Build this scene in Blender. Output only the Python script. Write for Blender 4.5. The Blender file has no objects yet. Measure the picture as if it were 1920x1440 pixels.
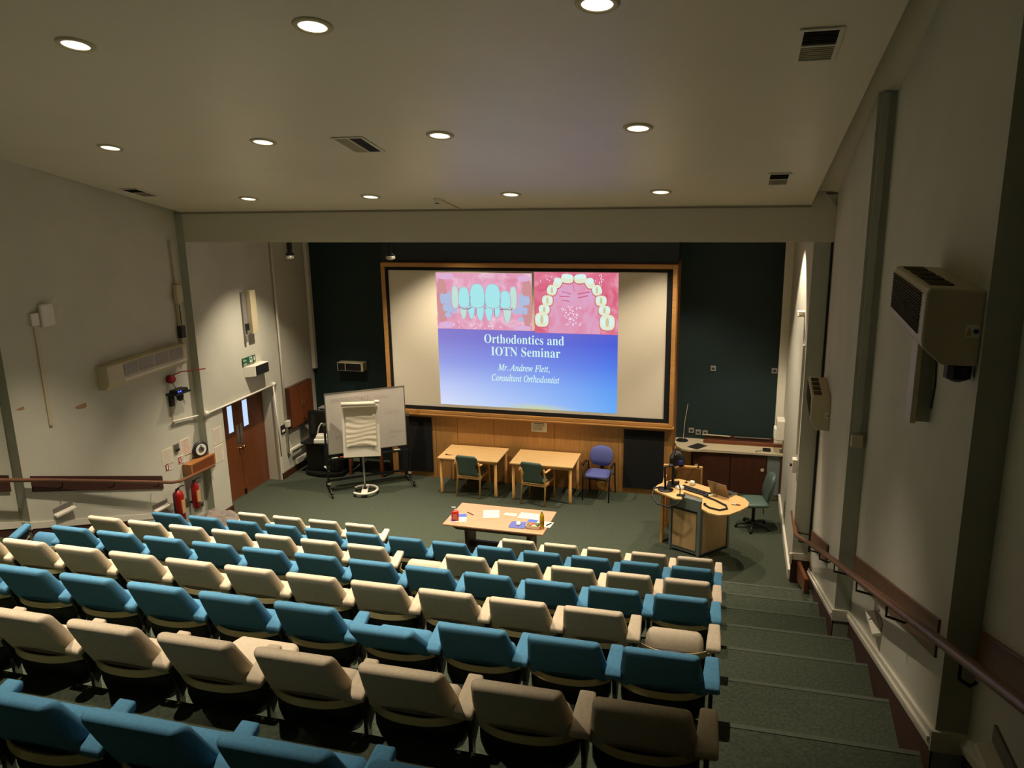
import bpy, bmesh, math, random
from mathutils import Vector, Matrix
from math import sin, cos, pi, radians
random.seed(7)
SC = bpy.context.scene
COL = SC.collection

# ---------------------------------------------------------------- camera, exposure, world, lights
YAW, PITCH, ROLL, FPX = 0.27226, 0.24000, 0.01854, 1502.03
def cam_axes():
    f = Vector((-sin(YAW)*cos(PITCH), cos(YAW)*cos(PITCH), -sin(PITCH)))
    r = f.cross(Vector((0, 0, 1))).normalized(); d = f.cross(r)
    return cos(ROLL)*r+sin(ROLL)*d, -sin(ROLL)*r+cos(ROLL)*d, f
r_, d_, f_ = cam_axes()
cd = bpy.data.cameras.new('camera'); cam = bpy.data.objects.new('camera', cd); COL.objects.link(cam)
cam.matrix_world = Matrix(((r_.x, -d_.x, -f_.x, 0), (r_.y, -d_.y, -f_.y, 0), (r_.z, -d_.z, -f_.z, 5.7), (0, 0, 0, 1)))
cd.sensor_width = 36; cd.lens = FPX/1920*36; cd.clip_start = .05; cd.clip_end = 60
SC.camera = cam
vs = SC.view_settings
vs.view_transform = 'Standard'; vs.look = 'None'; vs.gamma = 1; vs.use_curve_mapping = False; vs.exposure = 0.14
SC.cycles.max_bounces = 10; SC.cycles.diffuse_bounces = 6; SC.cycles.use_denoising = True
w = bpy.data.worlds.new('world'); SC.world = w; w.use_nodes = True
w.node_tree.nodes['Background'].inputs[0].default_value = (.9, .95, 1, 1)
w.node_tree.nodes['Background'].inputs[1].default_value = 0.006

WARM = (1.0, .85, .66)
def ceil_z(y): return 5.39+.231*(11.5-y)
DOWNLIGHTS = [(-6.85, 10.5), (-4.92, 10.5), (-2.9, 10.5), (-.94, 10.5),
              (-6.85, 7.88), (-4.9, 7.88), (-2.9, 7.88), (-.93, 7.88),
              (-6.85, 5.36), (-4.85, 5.36), (-2.87, 5.36), (-.9, 5.36), (-6.85, 2.84), (-4.85, 2.84), (-2.87, 2.84)]
POWER = {(-6.85, 10.5): 240, (-4.92, 10.5): 240, (-2.9, 10.5): 200, (-.94, 10.5): 110,
         (-6.85, 7.88): 230, (-4.9, 7.88): 230, (-2.9, 7.88): 190, (-.93, 7.88): 110,
         (-6.85, 5.36): 240, (-4.85, 5.36): 220, (-2.87, 5.36): 170, (-.9, 5.36): 150, (-6.85, 2.84): 170, (-4.85, 2.84): 160, (-2.87, 2.84): 130}
def spot(name, loc, power, aim=(0, 0, -1), ang=72, blend=.8, rad=.04, col=WARM, parent=None):
    l = bpy.data.lights.new(name, 'SPOT'); l.energy = power; l.color = col; l.spot_size = radians(ang); l.spot_blend = blend; l.shadow_soft_size = rad
    o = bpy.data.objects.new(name, l); COL.objects.link(o); o.location = loc
    o.rotation_euler = Vector(aim).to_track_quat('-Z', 'Y').to_euler()
    return o
for (x, y) in DOWNLIGHTS:
    spot('downlight_beam', (x, y, ceil_z(y)-.04), POWER[(x, y)]*3.3)
# stage lights behind the beam over the stage front
spot('stage_beam', (-7.3, 12.6, 5.3), 560, (-.08, 0, -1), 88, .8)
spot('stage_beam', (-4.9, 13.1, 5.35), 560, (0, 0, -1), 105, .6)
spot('stage_beam', (-2.9, 13.1, 5.35), 90, (0, 0, -1), 100, .6)
spot('stage_beam', (-.93, 13.1, 5.35), 380, (0, 0, -1), 100, .6)
spot('stage_beam', (.5, 12.75, 5.3), 340, (-.03, 0, -1), 84, .35)

# ---------------------------------------------------------------- materials
def lin(c): return tuple(((v/255)/12.92 if v/255 <= .04045 else ((v/255+.055)/1.055)**2.4) for v in c)
MATS = {}
def mat(name, rgb, rough=.6, metal=0, noise=0, scale=20, bump=0, bscale=80, emit=None, estr=1, trans=0, spec=.5, sheen=0, stretch=None, coat=0):
    if name in MATS: return MATS[name]
    m = bpy.data.materials.new(name); m.use_nodes = True; nt = m.node_tree; b = nt.nodes['Principled BSDF']
    c = lin(rgb)+(1,)
    b.inputs['Base Color'].default_value = c; b.inputs['Roughness'].default_value = rough; b.inputs['Metallic'].default_value = metal
    b.inputs['Specular IOR Level'].default_value = spec
    b.inputs['Sheen Weight'].default_value = sheen
    b.inputs['Coat Weight'].default_value = coat
    if trans: b.inputs['Transmission Weight'].default_value = trans
    if emit: b.inputs['Emission Color'].default_value = lin(emit)+(1,); b.inputs['Emission Strength'].default_value = estr
    if noise or bump:
        tc = nt.nodes.new('ShaderNodeTexCoord'); mp = nt.nodes.new('ShaderNodeMapping'); nt.links.new(tc.outputs['Object'], mp.inputs[0])
        if stretch: mp.inputs['Scale'].default_value = stretch
    if noise:
        n = nt.nodes.new('ShaderNodeTexNoise'); n.inputs['Scale'].default_value = scale; n.inputs['Detail'].default_value = 4; nt.links.new(mp.outputs[0], n.inputs[0])
        mx = nt.nodes.new('ShaderNodeMixRGB'); mx.inputs[1].default_value = tuple(v*(1-noise) for v in c[:3])+(1,); mx.inputs[2].default_value = tuple(min(1, v*(1+noise)) for v in c[:3])+(1,)
        rp = nt.nodes.new('ShaderNodeValToRGB'); rp.color_ramp.elements[0].position = .32; rp.color_ramp.elements[1].position = .68
        nt.links.new(n.outputs[0], rp.inputs[0]); nt.links.new(rp.outputs[0], mx.inputs[0]); nt.links.new(mx.outputs[0], b.inputs['Base Color'])
    if bump:
        n2 = nt.nodes.new('ShaderNodeTexNoise'); n2.inputs['Scale'].default_value = bscale; n2.inputs['Detail'].default_value = 3; nt.links.new(mp.outputs[0], n2.inputs[0])
        bp = nt.nodes.new('ShaderNodeBump'); bp.inputs['Strength'].default_value = bump; bp.inputs['Distance'].default_value = .01
        nt.links.new(n2.outputs[0], bp.inputs['Height']); nt.links.new(bp.outputs[0], b.inputs['Normal'])
    MATS[name] = m; return m
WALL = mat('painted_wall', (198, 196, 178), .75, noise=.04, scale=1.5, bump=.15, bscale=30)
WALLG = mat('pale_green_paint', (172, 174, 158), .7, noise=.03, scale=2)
CEIL = mat('ceiling_paint', (226, 218, 196), .36, noise=.03, scale=.8, bump=.25, bscale=1.2)
BEAMP = mat('beam_paint', (206, 200, 180), .6)
WHITE = mat('white_gloss_paint', (224, 218, 200), .4)
TEAL = mat('dark_green_wall', (10, 36, 35), .7, noise=.1, scale=3)
SOFFIT = mat('blackish_panel', (26, 36, 38), .45, noise=.1, scale=90)
CARPET = mat('green_carpet', (72, 79, 65), .95, noise=.25, scale=45, bump=.6, bscale=260, spec=.1)
OAK = mat('oak_veneer', (176, 128, 70), .42, noise=.14, scale=3.5, stretch=(9, 9, .7))
OAKH = mat('oak_horizontal', (184, 134, 74), .4, noise=.12, scale=3.5, stretch=(.7, 9, 9))
BEECH = mat('beech_top', (226, 186, 124), .38, noise=.06, scale=3, stretch=(1, 9, 1))
BEECHL = mat('beech_leg', (222, 170, 100), .4, noise=.07, scale=4, stretch=(9, 9, 1))
TOPW = mat('pinkish_wood_top', (192, 144, 106), .35, noise=.09, scale=3, stretch=(1, 10, 1))
DARKW = mat('dark_brown_wood', (88, 58, 34), .5, noise=.15, scale=5, stretch=(1, 8, 8))
MAHOG = mat('mahogany_veneer', (112, 62, 32), .35, noise=.15, scale=3, stretch=(9, 9, .7))
MAHOGD = mat('dark_mahogany', (70, 36, 22), .4, noise=.15, scale=3, stretch=(9, 9, .7))
SKIRT = mat('brown_stringer', (66, 34, 22), .6, noise=.1, scale=4)
RAILW = mat('handrail_wood', (112, 74, 50), .4, noise=.12, scale=4, stretch=(6, 1, 6))
BLACK = mat('black_plastic', (14, 14, 14), .5)
BLACKC = mat('black_cloth', (6, 6, 6), .9)
DGREY = mat('dark_grey_metal', (46, 46, 44), .45, .3)
GREYP = mat('grey_laminate', (112, 122, 118), .5, noise=.05, scale=60)
STEEL = mat('brushed_steel', (170, 168, 160), .3, .9)
CHROME = mat('chrome', (220, 215, 200), .15, 1)
CREAMM = mat('cream_enamel_metal', (222, 202, 152), .35, .2)
BEIGEF = mat('beige_seat_fabric', (214, 198, 172), .95, noise=.06, scale=60, bump=.3, bscale=400, spec=.05)
BLUEF = mat('blue_seat_fabric', (88, 140, 172), .95, noise=.07, scale=60, bump=.3, bscale=400, spec=.05)
BLUEC = mat('violet_blue_fabric', (92, 100, 160), .9, noise=.08, scale=60, spec=.2)
GREENF = mat('grey_green_vinyl', (88, 110, 100), .38, noise=.05, scale=8)
CREAMP = mat('cream_plastic', (196, 184, 150), .45)
GRILLE = mat('dark_grille', (78, 70, 54), .85, spec=.1)
PAPER = mat('paper', (218, 208, 184), .8, noise=.02, scale=6)
WB = mat('whiteboard_surface', (206, 198, 186), .22, noise=.03, scale=4)
RED = mat('red_enamel', (150, 22, 18), .3)
INK = mat('faint_marker', (168, 160, 152), .6)
INKD = mat('print_ink', (96, 92, 88), .7)
BLUEI = mat('leaflet_blue', (70, 96, 180), .6)
GREENS = mat('exit_green', (18, 84, 56), .5)
SIGNW = mat('sign_white', (230, 230, 215), .5)
TAUPE = mat('taupe_cloth', (112, 102, 92), .95, noise=.06, scale=20, bump=.3, bscale=60)
SCREEN = mat('projection_screen', (222, 212, 190), .8)

# ---------------------------------------------------------------- helpers
class MB:
    def __init__(s): s.bm = bmesh.new(); s.mi = 0; s.polys = []
    def _m(s, fs):
        for f in fs: f.material_index = s.mi
    def quadring(s, rings, cap=True, close=True):
        vr = [[s.bm.verts.new(p) for p in r] for r in rings]; fs = []
        n = len(vr[0])
        for a, b in zip(vr, vr[1:]):
            for i in range(n if close else n-1):
                j = (i+1) % n; fs.append(s.bm.faces.new((a[i], a[j], b[j], b[i])))
        if cap: fs.append(s.bm.faces.new(vr[0][::-1])); fs.append(s.bm.faces.new(vr[-1]))
        s._m(fs); return s
    def box(s, c, d, rot=None):
        hx, hy, hz = d[0]/2, d[1]/2, d[2]/2; M = rot or Matrix.Identity(3); c = Vector(c)
        P = lambda x, y, z: c+M@Vector((x, y, z))
        return s.quadring([[P(-hx, -hy, -hz), P(hx, -hy, -hz), P(hx, hy, -hz), P(-hx, hy, -hz)], [P(-hx, -hy, hz), P(hx, -hy, hz), P(hx, hy, hz), P(-hx, hy, hz)]])
    def bb(s, x0, x1, y0, y1, z0, z1): return s.box(((x0+x1)/2, (y0+y1)/2, (z0+z1)/2), (abs(x1-x0), abs(y1-y0), abs(z1-z0)))
    def prism(s, pts, off):
        off = Vector(off); return s.quadring([[Vector(p) for p in pts], [Vector(p)+off for p in pts]])
    def plan(s, pts, z0, z1): return s.prism([(x, y, z0) for x, y in pts], (0, 0, z1-z0))
    def tube(s, pts, r, n=8, flat=None):
        pts = [Vector(p) for p in pts]; rings = []
        up = Vector((0, 0, 1)); t0 = (pts[1]-pts[0]).normalized()
        if abs(t0.dot(up)) > .95: up = Vector((0, 1, 0))
        for i, p in enumerate(pts):
            a = pts[max(0, i-1)]; b = pts[min(len(pts)-1, i+1)]; t = (b-a).normalized()
            u = (up-t*up.dot(t)).normalized(); v = t.cross(u); up = u
            rr = r[i] if isinstance(r, (list, tuple)) else r
            fx, fz = flat or (1, 1)
            rings.append([p+(v*cos(2*pi*k/n)*fx+u*sin(2*pi*k/n)*fz)*rr for k in range(n)])
        return s.quadring(rings)
    def lathe(s, c, prof, n=16, axis='Z', cap=True):
        c = Vector(c); R = []
        for r, h in prof:
            r = max(r, 1e-4); ring = []
            for k in range(n):
                a = 2*pi*k/n; x, y = r*cos(a), r*sin(a)
                v = Vector((x, y, h)) if axis == 'Z' else Vector((h, x, y)) if axis == 'X' else Vector((x, -h, y)) if axis == '-Y' else Vector((y, h, x))
                ring.append(c+v)
            R.append(ring)
        return s.quadring(R, cap)
    def poly(s, pts): s._m([s.bm.faces.new([s.bm.verts.new(p) for p in pts])]); return s
    def build(s, name, m, parent=None, bevel=0, smooth=False, loc=None, seg=2):
        if bevel: bmesh.ops.bevel(s.bm, geom=s.bm.edges[:], offset=bevel, segments=seg, affect='EDGES', profile=.5, clamp_overlap=True)
        bmesh.ops.recalc_face_normals(s.bm, faces=s.bm.faces[:])
        me = bpy.data.meshes.new(name); s.bm.to_mesh(me); s.bm.free()
        for k in (m if isinstance(m, (list, tuple)) else [m]): me.materials.append(k)
        if smooth:
            for p in me.polygons: p.use_smooth = True
        o = bpy.data.objects.new(name, me); COL.objects.link(o)
        if parent: o.parent = parent
        if loc is not None: o.location = loc
        return o
def thing(name, label, cat, loc=(0, 0, 0), rz=0, group=None):
    o = bpy.data.objects.new(name, None); COL.objects.link(o); o.location = loc; o.rotation_euler = (0, 0, rz)
    o['label'] = label; o['category'] = cat
    if group: o['group'] = group
    return o
def tag(o, label, cat, group=None):
    o['label'] = label; o['category'] = cat
    if group: o['group'] = group
    return o
def struct(o): o['kind'] = 'structure'; return o
def dup(root, loc, rz=0, label=None, group=None, skip=()):
    r = root.copy(); COL.objects.link(r); r.location = loc; r.rotation_euler = (0, 0, rz)
    if label: r['label'] = label
    if group: r['group'] = group
    for ch in root.children:
        if ch.get('end') or ch.name.split('.')[0] in skip: continue
        c = ch.copy(); COL.objects.link(c); c.parent = r
        for g in ch.children:
            d = g.copy(); COL.objects.link(d); d.parent = c
    return r
def rrect(hx, hy, r, n=4, cx=0, cy=0):
    pts = []
    for (sx, sy, a0) in ((1, 1, 0), (-1, 1, 90), (-1, -1, 180), (1, -1, 270)):
        for k in range(n+1):
            a = radians(a0+90*k/n); pts.append((cx+sx*(hx-r)+r*cos(a), cy+sy*(hy-r)+r*sin(a)))
    return pts
def arc(c, r, a0, a1, n): return [(c[0]+r*cos(radians(a0+(a1-a0)*k/n)), c[1]+r*sin(radians(a0+(a1-a0)*k/n))) for k in range(n+1)]
def R3(ax, deg): return Matrix.Rotation(radians(deg), 3, ax)

# ---------------------------------------------------------------- the rake
ZT = {}
def nose_y(j): return 4.22+1.031*j              # front edge of tier j (0 = tier of the third beige row)
def tier_z(j): return 2.66-.375*j
def rake(y): return 2.66+.3637*(4.22-y)
FX0, FX1 = -9.05, 1.27
stage = struct(MB().plan([(FX0, 10.0), (FX1, 10.0), (FX1, 15.3), (FX0, 15.3)], -.1, 0).build('floor', CARPET))
for j in range(-5, 7):
    y1 = nose_y(j); y0 = y1-1.031 if j > -5 else -1.7
    m = MB(); m.prism([(FX0, y0, 0 if j > 3 else tier_z(j)-.8), (FX0, y1, 0 if j > 3 else tier_z(j)-.8), (FX0, y1, tier_z(j)-.012), (FX0, y1-.012, tier_z(j)), (FX0, y0, tier_z(j))], (FX1-FX0, 0, 0))
    m.build('step', CARPET, stage)
    m = MB(); m.bb(-.02, 1.2, y1-.035, y1+.004, tier_z(j)-.03, tier_z(j)+.004)
    m.build('carpet_nosing', mat('carpet_nosing', (77, 83, 69), .95, noise=.1, scale=60), stage)

# ---------------------------------------------------------------- walls
ZW = 8.9
def wallmesh(name, path, green):
    m = MB()
    for i, (a, b) in enumerate(zip(path, path[1:])):
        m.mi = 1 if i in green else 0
        m.poly([(a[0], a[1], -.1), (b[0], b[1], -.1), (b[0], b[1], ZW), (a[0], a[1], ZW)])
    return struct(m.build(name, [WALL, WALLG]))
LP = [(-8.70, 15.2), (-8.70, 13.62), (-9.03, 13.62), (-9.03, 11.9), (-8.70, 11.9), (-8.70, 11.40), (-8.85, 11.40), (-8.70, 7.69), (-8.85, 7.69), (-8.70, 4.0), (-8.85, 4.0), (-8.70, .33), (-8.85, .33), (-8.79, -1.7)]
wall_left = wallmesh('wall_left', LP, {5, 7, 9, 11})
MB().bb(-9.03, -8.70, 11.9, 13.62, 2.0, ZW).build('lintel', WALL, wall_left)
RP = [(1.0, 15.2), (1.0, 11.45), (1.25, 11.45), (1.10, 7.69), (1.25, 7.69), (1.10, 4.0), (1.25, 4.0), (1.10, .33), (1.25, .33), (1.18, -1.7)]
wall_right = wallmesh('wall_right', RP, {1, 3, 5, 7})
struct(MB().bb(-9.3, 1.5, -1.8, -1.7, 2.5, ZW).build('wall_back', WALL))
# front walls: dark green recessed bays either side of the projecting screen wall
wf = MB(); wf.bb(-8.72, 1.02, 15.2, 15.3, -.1, 6.0)
wall_front = struct(wf.build('wall_front', TEAL))
MB().bb(-6.62, -.95, 14.47, 15.2, 3.95+.4, 6.0).build('overhead_panel', SOFFIT, wall_front)
MB().bb(-6.62, -.95, 14.47, 15.2, 0, 4.36).build('core', mat('core_wood', (150, 100, 50), .6), wall_front)
struct(MB().bb(.86, 1.0, 15.08, 15.2, 0, 5.3).build('trim_1', WHITE))
struct(MB().bb(-8.68, -8.6, 15.1, 15.2, 2.0, 5.3).build('trim_2', WHITE))
# ceiling slab, recess above it, stage ceiling, beam
def slab(x0, x1, y0, y1, dz, t):
    return MB().prism([(x0, y0, ceil_z(y0)+dz), (x0, y1, ceil_z(y1)+dz), (x0, y1, ceil_z(y1)+dz+t), (x0, y0, ceil_z(y0)+dz+t)], (x1-x0, 0, 0))
ceiling = struct(slab(-8.73, .93, -1.75, 11.5, 0, .1).build('ceiling', CEIL))
slab(-9.3, 1.5, -1.75, 11.62, .16, .1).build('ceiling_recess', BEAMP, ceiling)
MB().bb(-9.2, 1.3, 11.62, 15.35, 5.5, 5.6).build('stage_ceiling', CEIL, ceiling)
m = MB(); m.bb(-8.87, 1.25, 11.40, 11.70, 4.93, 5.55)
struct(m.build('trim_3', BEAMP, bevel=.006))
m = MB(); m.bb(-8.85, .93, 11.385, 11.40, 5.385, 5.4); struct(m.build('trim_4', mat('beam_bead', (150, 142, 120), .6)))  # thin bead along the beam top, a darker tone than the beam
# angled filler of the beam end by the wall
m = MB(); m.prism([(.93, 11.36, 5.38), (1.25, 11.36, 5.38), (1.02, 11.36, 5.66), (.95, 11.36, 5.7)], (0, .1, 0)); struct(m.build('trim_5', BEAMP))

# skirtings following the rake
def rake_strip(name, segs, mm, h0, h1, t, side):
    m = MB()
    for (x0, y0, x1, y1) in segs:
        a = (x0, y0, rake(y0)+h0); b = (x1, y1, rake(y1)+h0); c = (x1, y1, rake(y1)+h1); d = (x0, y0, rake(y0)+h1)
        dx = -side*t
        m.quadring([[a, b, c, d], [(p[0]+dx, p[1], p[2]) for p in (a, b, c, d)]])
    return m.build(name, mm)
segR = [(1.10, 7.69, 1.24, 11.3), (1.10, 4.0, 1.25, 7.69), (1.10, .33, 1.25, 4.0)]
segL = [(-8.70, 7.69, -8.84, 10.7), (-8.70, 4.0, -8.85, 7.69), (-8.70, .33, -8.85, 4.0)]
br = struct(rake_strip('baseboard_right', segR, WHITE, .12, .22, .022, 1))
for (x, y) in ((1.10, 7.69), (1.10, 4.0)):
    MB().bb(x-.02, 1.25, y-.02, y, rake(y)+.11, rake(y)+.225).build('corner_moulding', WHITE, br)
rake_strip('moulding_bead', segR, WHITE, .155, .18, .034, 1).parent = br
sk = rake_strip('stringer', segR, SKIRT, -.45, .12, .01, 1); sk.parent = br
bl = struct(rake_strip('baseboard_left', segL, WHITE, .09, .18, .022, -1))
for (x, y) in ((-8.70, 7.69), (-8.70, 4.0)):
    MB().bb(-8.85, x+.02, y-.02, y, rake(y)+.08, rake(y)+.185).build('corner_moulding', WHITE, bl)
rake_strip('stringer', segL, SKIRT, -.45, .09, .012, -1).parent = bl
struct(MB().bb(.965, 1.0, 11.5, 15.2, 0, .16).build('baseboard_right_1', WHITE, bevel=.006))
struct(MB().bb(-.6, .9, 15.17, 15.2, 0, .16).build('baseboard_front', WHITE))
m = MB(); m.bb(.98, 1.25, 11.42, 11.45, .36, .46); m.bb(.97, 1.0, 11.40, 11.45, .3, .46); struct(m.build('trim_6', WHITE))
struct(MB().bb(.99, 1.24, 11.41, 11.445, 0, .36).build('trim_7', SKIRT))
m = MB(); m.prism([(1.08, 11.38, .36), (1.08, 11.30, .36), (1.08, 10.3, .62), (1.08, 10.3, .42), (1.08, 11.3, .1), (1.08, 11.38, .1)], (.05, 0, 0)); struct(m.build('trim_8', MAHOG))
m = MB(); m.bb(1.215, 1.245, 11.43, 11.448, .5, 5.35); struct(m.build('dark_gap_strip', BLACK))  # black strip standing in for the shade of the gap at the pier edge
m = MB()
m.bb(-8.70, -8.67, 11.42, 11.9, 0, .13); m.bb(-8.70, -8.67, 13.62, 15.2, 0, .13)
struct(m.build('baseboard_left_1', MAHOGD))

# ---------------------------------------------------------------- screen wall: wood panels, frame, screen
xs = [-6.62, -6.55, -5.64, -5.18, -4.42, -3.21, -1.94, -.97]
xs = [-6.61, -5.64, -5.18, -4.42, -3.21, -1.96, -.96]
for a, b in zip(xs, xs[1:]):
    MB().bb(a+.003, b-.003, 14.44, 14.47, 0, 1.335).build('oak_panel', OAK, wall_front, bevel=.003)
for (a, b) in ((-6.47, -5.72), (-1.86, -1.11)):
    p = MB().bb(a, b, 14.41, 14.445, .11, 1.26).build('speaker_cloth', BLACKC, wall_front, bevel=.004)
m = MB(); m.bb(-6.64, -.94, 14.33, 14.47, 1.335, 1.362); m.bb(-6.62, -.96, 14.38, 14.47, 1.30, 1.335)
m.build('ledge', OAKH, wall_front, bevel=.004)
ps = thing('projection_screen', 'wide wood-framed projection screen showing a blue seminar title slide', 'screen', (-3.785, 14.44, 1.37))
ox, oy, oz = -3.785, 14.44, 1.37
def pbb(m, x0, x1, y0, y1, z0, z1): return m.bb(x0-ox, x1-ox, y0-oy, y1-oy, z0-oz, z1-oz)
X0, X1, Z0, Z1 = -6.61, -.96, 1.37, 4.34
m = MB(); pbb(m, X0, X0+.075, 14.36, 14.46, Z0, Z1); pbb(m, X1-.075, X1, 14.36, 14.46, Z0, Z1); pbb(m, X0+.075, X1-.075, 14.36, 14.46, Z1-.075, Z1); pbb(m, X0+.075, X1-.075, 14.36, 14.46, Z0, Z0+.06)
m.build('oak_frame', OAKH, ps, bevel=.004)
m = MB(); A0, A1, B0, B1 = X0+.07, X1-.07, Z0+.05, Z1-.07
W0, W1, V0, V1 = -6.48, -1.135, 1.505, 4.2
pbb(m, A0, W0, 14.395, 14.45, B0, B1); pbb(m, W1, A1, 14.395, 14.45, B0, B1); pbb(m, W0, W1, 14.395, 14.45, B0, V0); pbb(m, W0, W1, 14.395, 14.45, V1, B1)
m.build('black_border', BLACKC, ps)
pbb(MB(), W0-.01, W1+.01, 14.42, 14.45, V0-.01, V1+.01).build('screen_fabric', SCREEN, ps)
# the projected slide (it gives off the light)
def emat(name, rgb, s=.9):
    m = mat(name, (0, 0, 0), 1, spec=0, emit=rgb, estr=s); return m
SX0, SX1, SZ0, SZ1 = -5.50, -2.0, 1.56, 4.17
def sp(u, v, d=0): return (SX0+(SX1-SX0)*u-ox, 14.4185-d-oy, SZ1-(SZ1-SZ0)*v-oz)   # u, v in 0..1 from the top left
gm = bpy.data.materials.new('slide_gradient'); gm.use_nodes = True; nt = gm.node_tree; b = nt.nodes['Principled BSDF']; b.inputs['Base Color'].default_value = (0, 0, 0, 1); b.inputs['Specular IOR Level'].default_value = 0
tc = nt.nodes.new('ShaderNodeTexCoord'); sx = nt.nodes.new('ShaderNodeSeparateXYZ'); nt.links.new(tc.outputs['Generated'], sx.inputs[0])
def ramp(src, stops):
    r = nt.nodes.new('ShaderNodeValToRGB'); e = r.color_ramp.elements
    while len(e) < len(stops): e.new(.5)
    for el, (p, c) in zip(e, stops): el.position = p; el.color = lin(c)+(1,)
    nt.links.new(src, r.inputs[0]); return r
ra = ramp(sx.outputs[2], [(0, (220, 226, 250)), (.25, (194, 206, 248)), (.55, (156, 164, 232)), (.85, (140, 134, 212)), (1, (138, 126, 205))])
rb = ramp(sx.outputs[2], [(0, (104, 172, 248)), (.3, (96, 156, 244)), (.6, (84, 122, 232)), (.85, (78, 98, 218)), (1, (92, 98, 208))])
mx = nt.nodes.new('ShaderNodeMixRGB'); nt.links.new(sx.outputs[0], mx.inputs[0]); nt.links.new(ra.outputs[0], mx.inputs[1]); nt.links.new(rb.outputs[0], mx.inputs[2])
# pale yellow glow at the bottom centre of the slide
vm = nt.nodes.new('ShaderNodeVectorMath'); vm.operation = 'SUBTRACT'; vm.inputs[1].default_value = (.56, 0, 0); nt.links.new(tc.outputs['Generated'], vm.inputs[0])
vs2 = nt.nodes.new('ShaderNodeVectorMath'); vs2.operation = 'MULTIPLY'; vs2.inputs[1].default_value = (4.2, 0, 12); nt.links.new(vm.outputs[0], vs2.inputs[0])
vl = nt.nodes.new('ShaderNodeVectorMath'); vl.operation = 'LENGTH'; nt.links.new(vs2.outputs[0], vl.inputs[0])
rg = ramp(vl.outputs['Value'], [(0, (255, 255, 255)), (1, (0, 0, 0))])
mx2 = nt.nodes.new('ShaderNodeMixRGB'); nt.links.new(rg.outputs[0], mx2.inputs[0]); nt.links.new(mx.outputs[0], mx2.inputs[1]); mx2.inputs[2].default_value = lin((206, 216, 150))+(1,)
nt.links.new(mx2.outputs[0], b.inputs['Emission Color']); b.inputs['Emission Strength'].default_value = .9
def rect(u0, v0, u1, v1, d): return MB().poly([sp(u0, v0, d), sp(u1, v0, d), sp(u1, v1, d), sp(u0, v1, d)])
MB().poly([sp(0, .415, 0), sp(1, .415, 0), sp(1, 1, 0), sp(0, 1, 0)]).build('slide', gm, ps)
def gum(name, c1, c2, c3, sc):
    m = bpy.data.materials.new(name); m.use_nodes = True; nt = m.node_tree; b = nt.nodes['Principled BSDF']; b.inputs['Base Color'].default_value = (0, 0, 0, 1); b.inputs['Specular IOR Level'].default_value = 0
    tc = nt.nodes.new('ShaderNodeTexCoord'); n = nt.nodes.new('ShaderNodeTexNoise'); n.inputs['Scale'].default_value = sc; n.inputs['Detail'].default_value = 5; n.inputs['Distortion'].default_value = 1.2; nt.links.new(tc.outputs['Object'], n.inputs[0])
    r = nt.nodes.new('ShaderNodeValToRGB'); e = r.color_ramp.elements; e.new(.5)
    for el, (p, c) in zip(e, ((.3, c1), (.5, c2), (.72, c3))): el.position = p; el.color = lin(c)+(1,)
    nt.links.new(n.outputs[0], r.inputs[0]); nt.links.new(r.outputs[0], b.inputs['Emission Color']); b.inputs['Emission Strength'].default_value = .9
    return m
G1 = gum('gum_pink', (222, 140, 168), (228, 164, 190), (240, 206, 220), 3.2)
G2 = gum('palate_pink', (222, 130, 158), (224, 160, 190), (214, 176, 214), 2.2)
G3 = gum('gum_red', (214, 96, 124), (224, 120, 146), (236, 170, 188), 3)
PH1 = (.0, .004, .54, .418)      # left picture on the slide, u0 v0 u1 v1
PH2 = (.553, -.006, 1.0, .428)
ph = rect(*PH1, .0012).build('mouth_picture', G1, ps)
ph2 = rect(*PH2, .0012).build('palate_picture', G3, ps)
def loc2(PH, x, y, d): return sp(PH[0]+(PH[2]-PH[0])*x, PH[1]+(PH[3]-PH[1])*y, d)
def blob(m, PH, cx, cy, rx, ry, d, n=14, sq=2.4, rot=0, top=1, bot=1):
    pts = []; rx *= 1.0
    for k in range(n):
        a = 2*pi*k/n; c, s_ = cos(a), sin(a)
        x = rx*math.copysign(abs(c)**(2/sq), c); y = ry*math.copysign(abs(s_)**(2/sq), s_)
        x *= (top+(bot-top)*(y/ry*.5+.5))
        xr = x*cos(rot)-y*sin(rot)*.78; yr = x*sin(rot)/.78+y*cos(rot)
        pts.append(loc2(PH, cx+xr, cy+yr, d))
    m.poly(pts)
def bits(m, name, mm, parent):
    for f in m.bm.faces:
        MB().poly([v.co.copy() for v in f.verts]).build(name, mm, parent)
    m.bm.free()
# left picture: dark cheek corners, retractors, teeth
m = MB()
for sx_ in (0, 1):
    c0 = .06 if sx_ == 0 else .95
    blob(m, PH1, c0, .5, .055, .46, .0018, 16, 2)
bits(m, 'cheek', emat('cheek_shade', (206, 148, 150)), ph)
m = MB()
for cx, cy, rx, ry in ((.1, .93, .09, .06), (.9, .95, .09, .045), (.1, .07, .09, .05), (.92, .09, .07, .05)): blob(m, PH1, cx, cy, rx, ry, .0021, 14, 2)
bits(m, 'retractor', emat('retractor_pale', (222, 180, 216)), ph)
m = MB()
for cx, cy, rx, ry in ((.06, .46, .018, .1), (.095, .47, .02, .1), (.13, .46, .022, .13), (.895, .47, .024, .12), (.935, .47, .016, .09), (.96, .47, .013, .08),
                       (.09, .62, .022, .07), (.13, .63, .024, .08), (.18, .64, .03, .09), (.835, .63, .03, .08), (.885, .64, .024, .08), (.93, .65, .02, .07), (.12, .75, .03, .05), (.885, .8, .025, .04)):
    blob(m, PH1, cx, cy, rx*1.2, ry, .0024, 12, 2.2)
bits(m, 'side_tooth', emat('tooth_lilac', (176, 190, 224)), ph)
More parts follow.
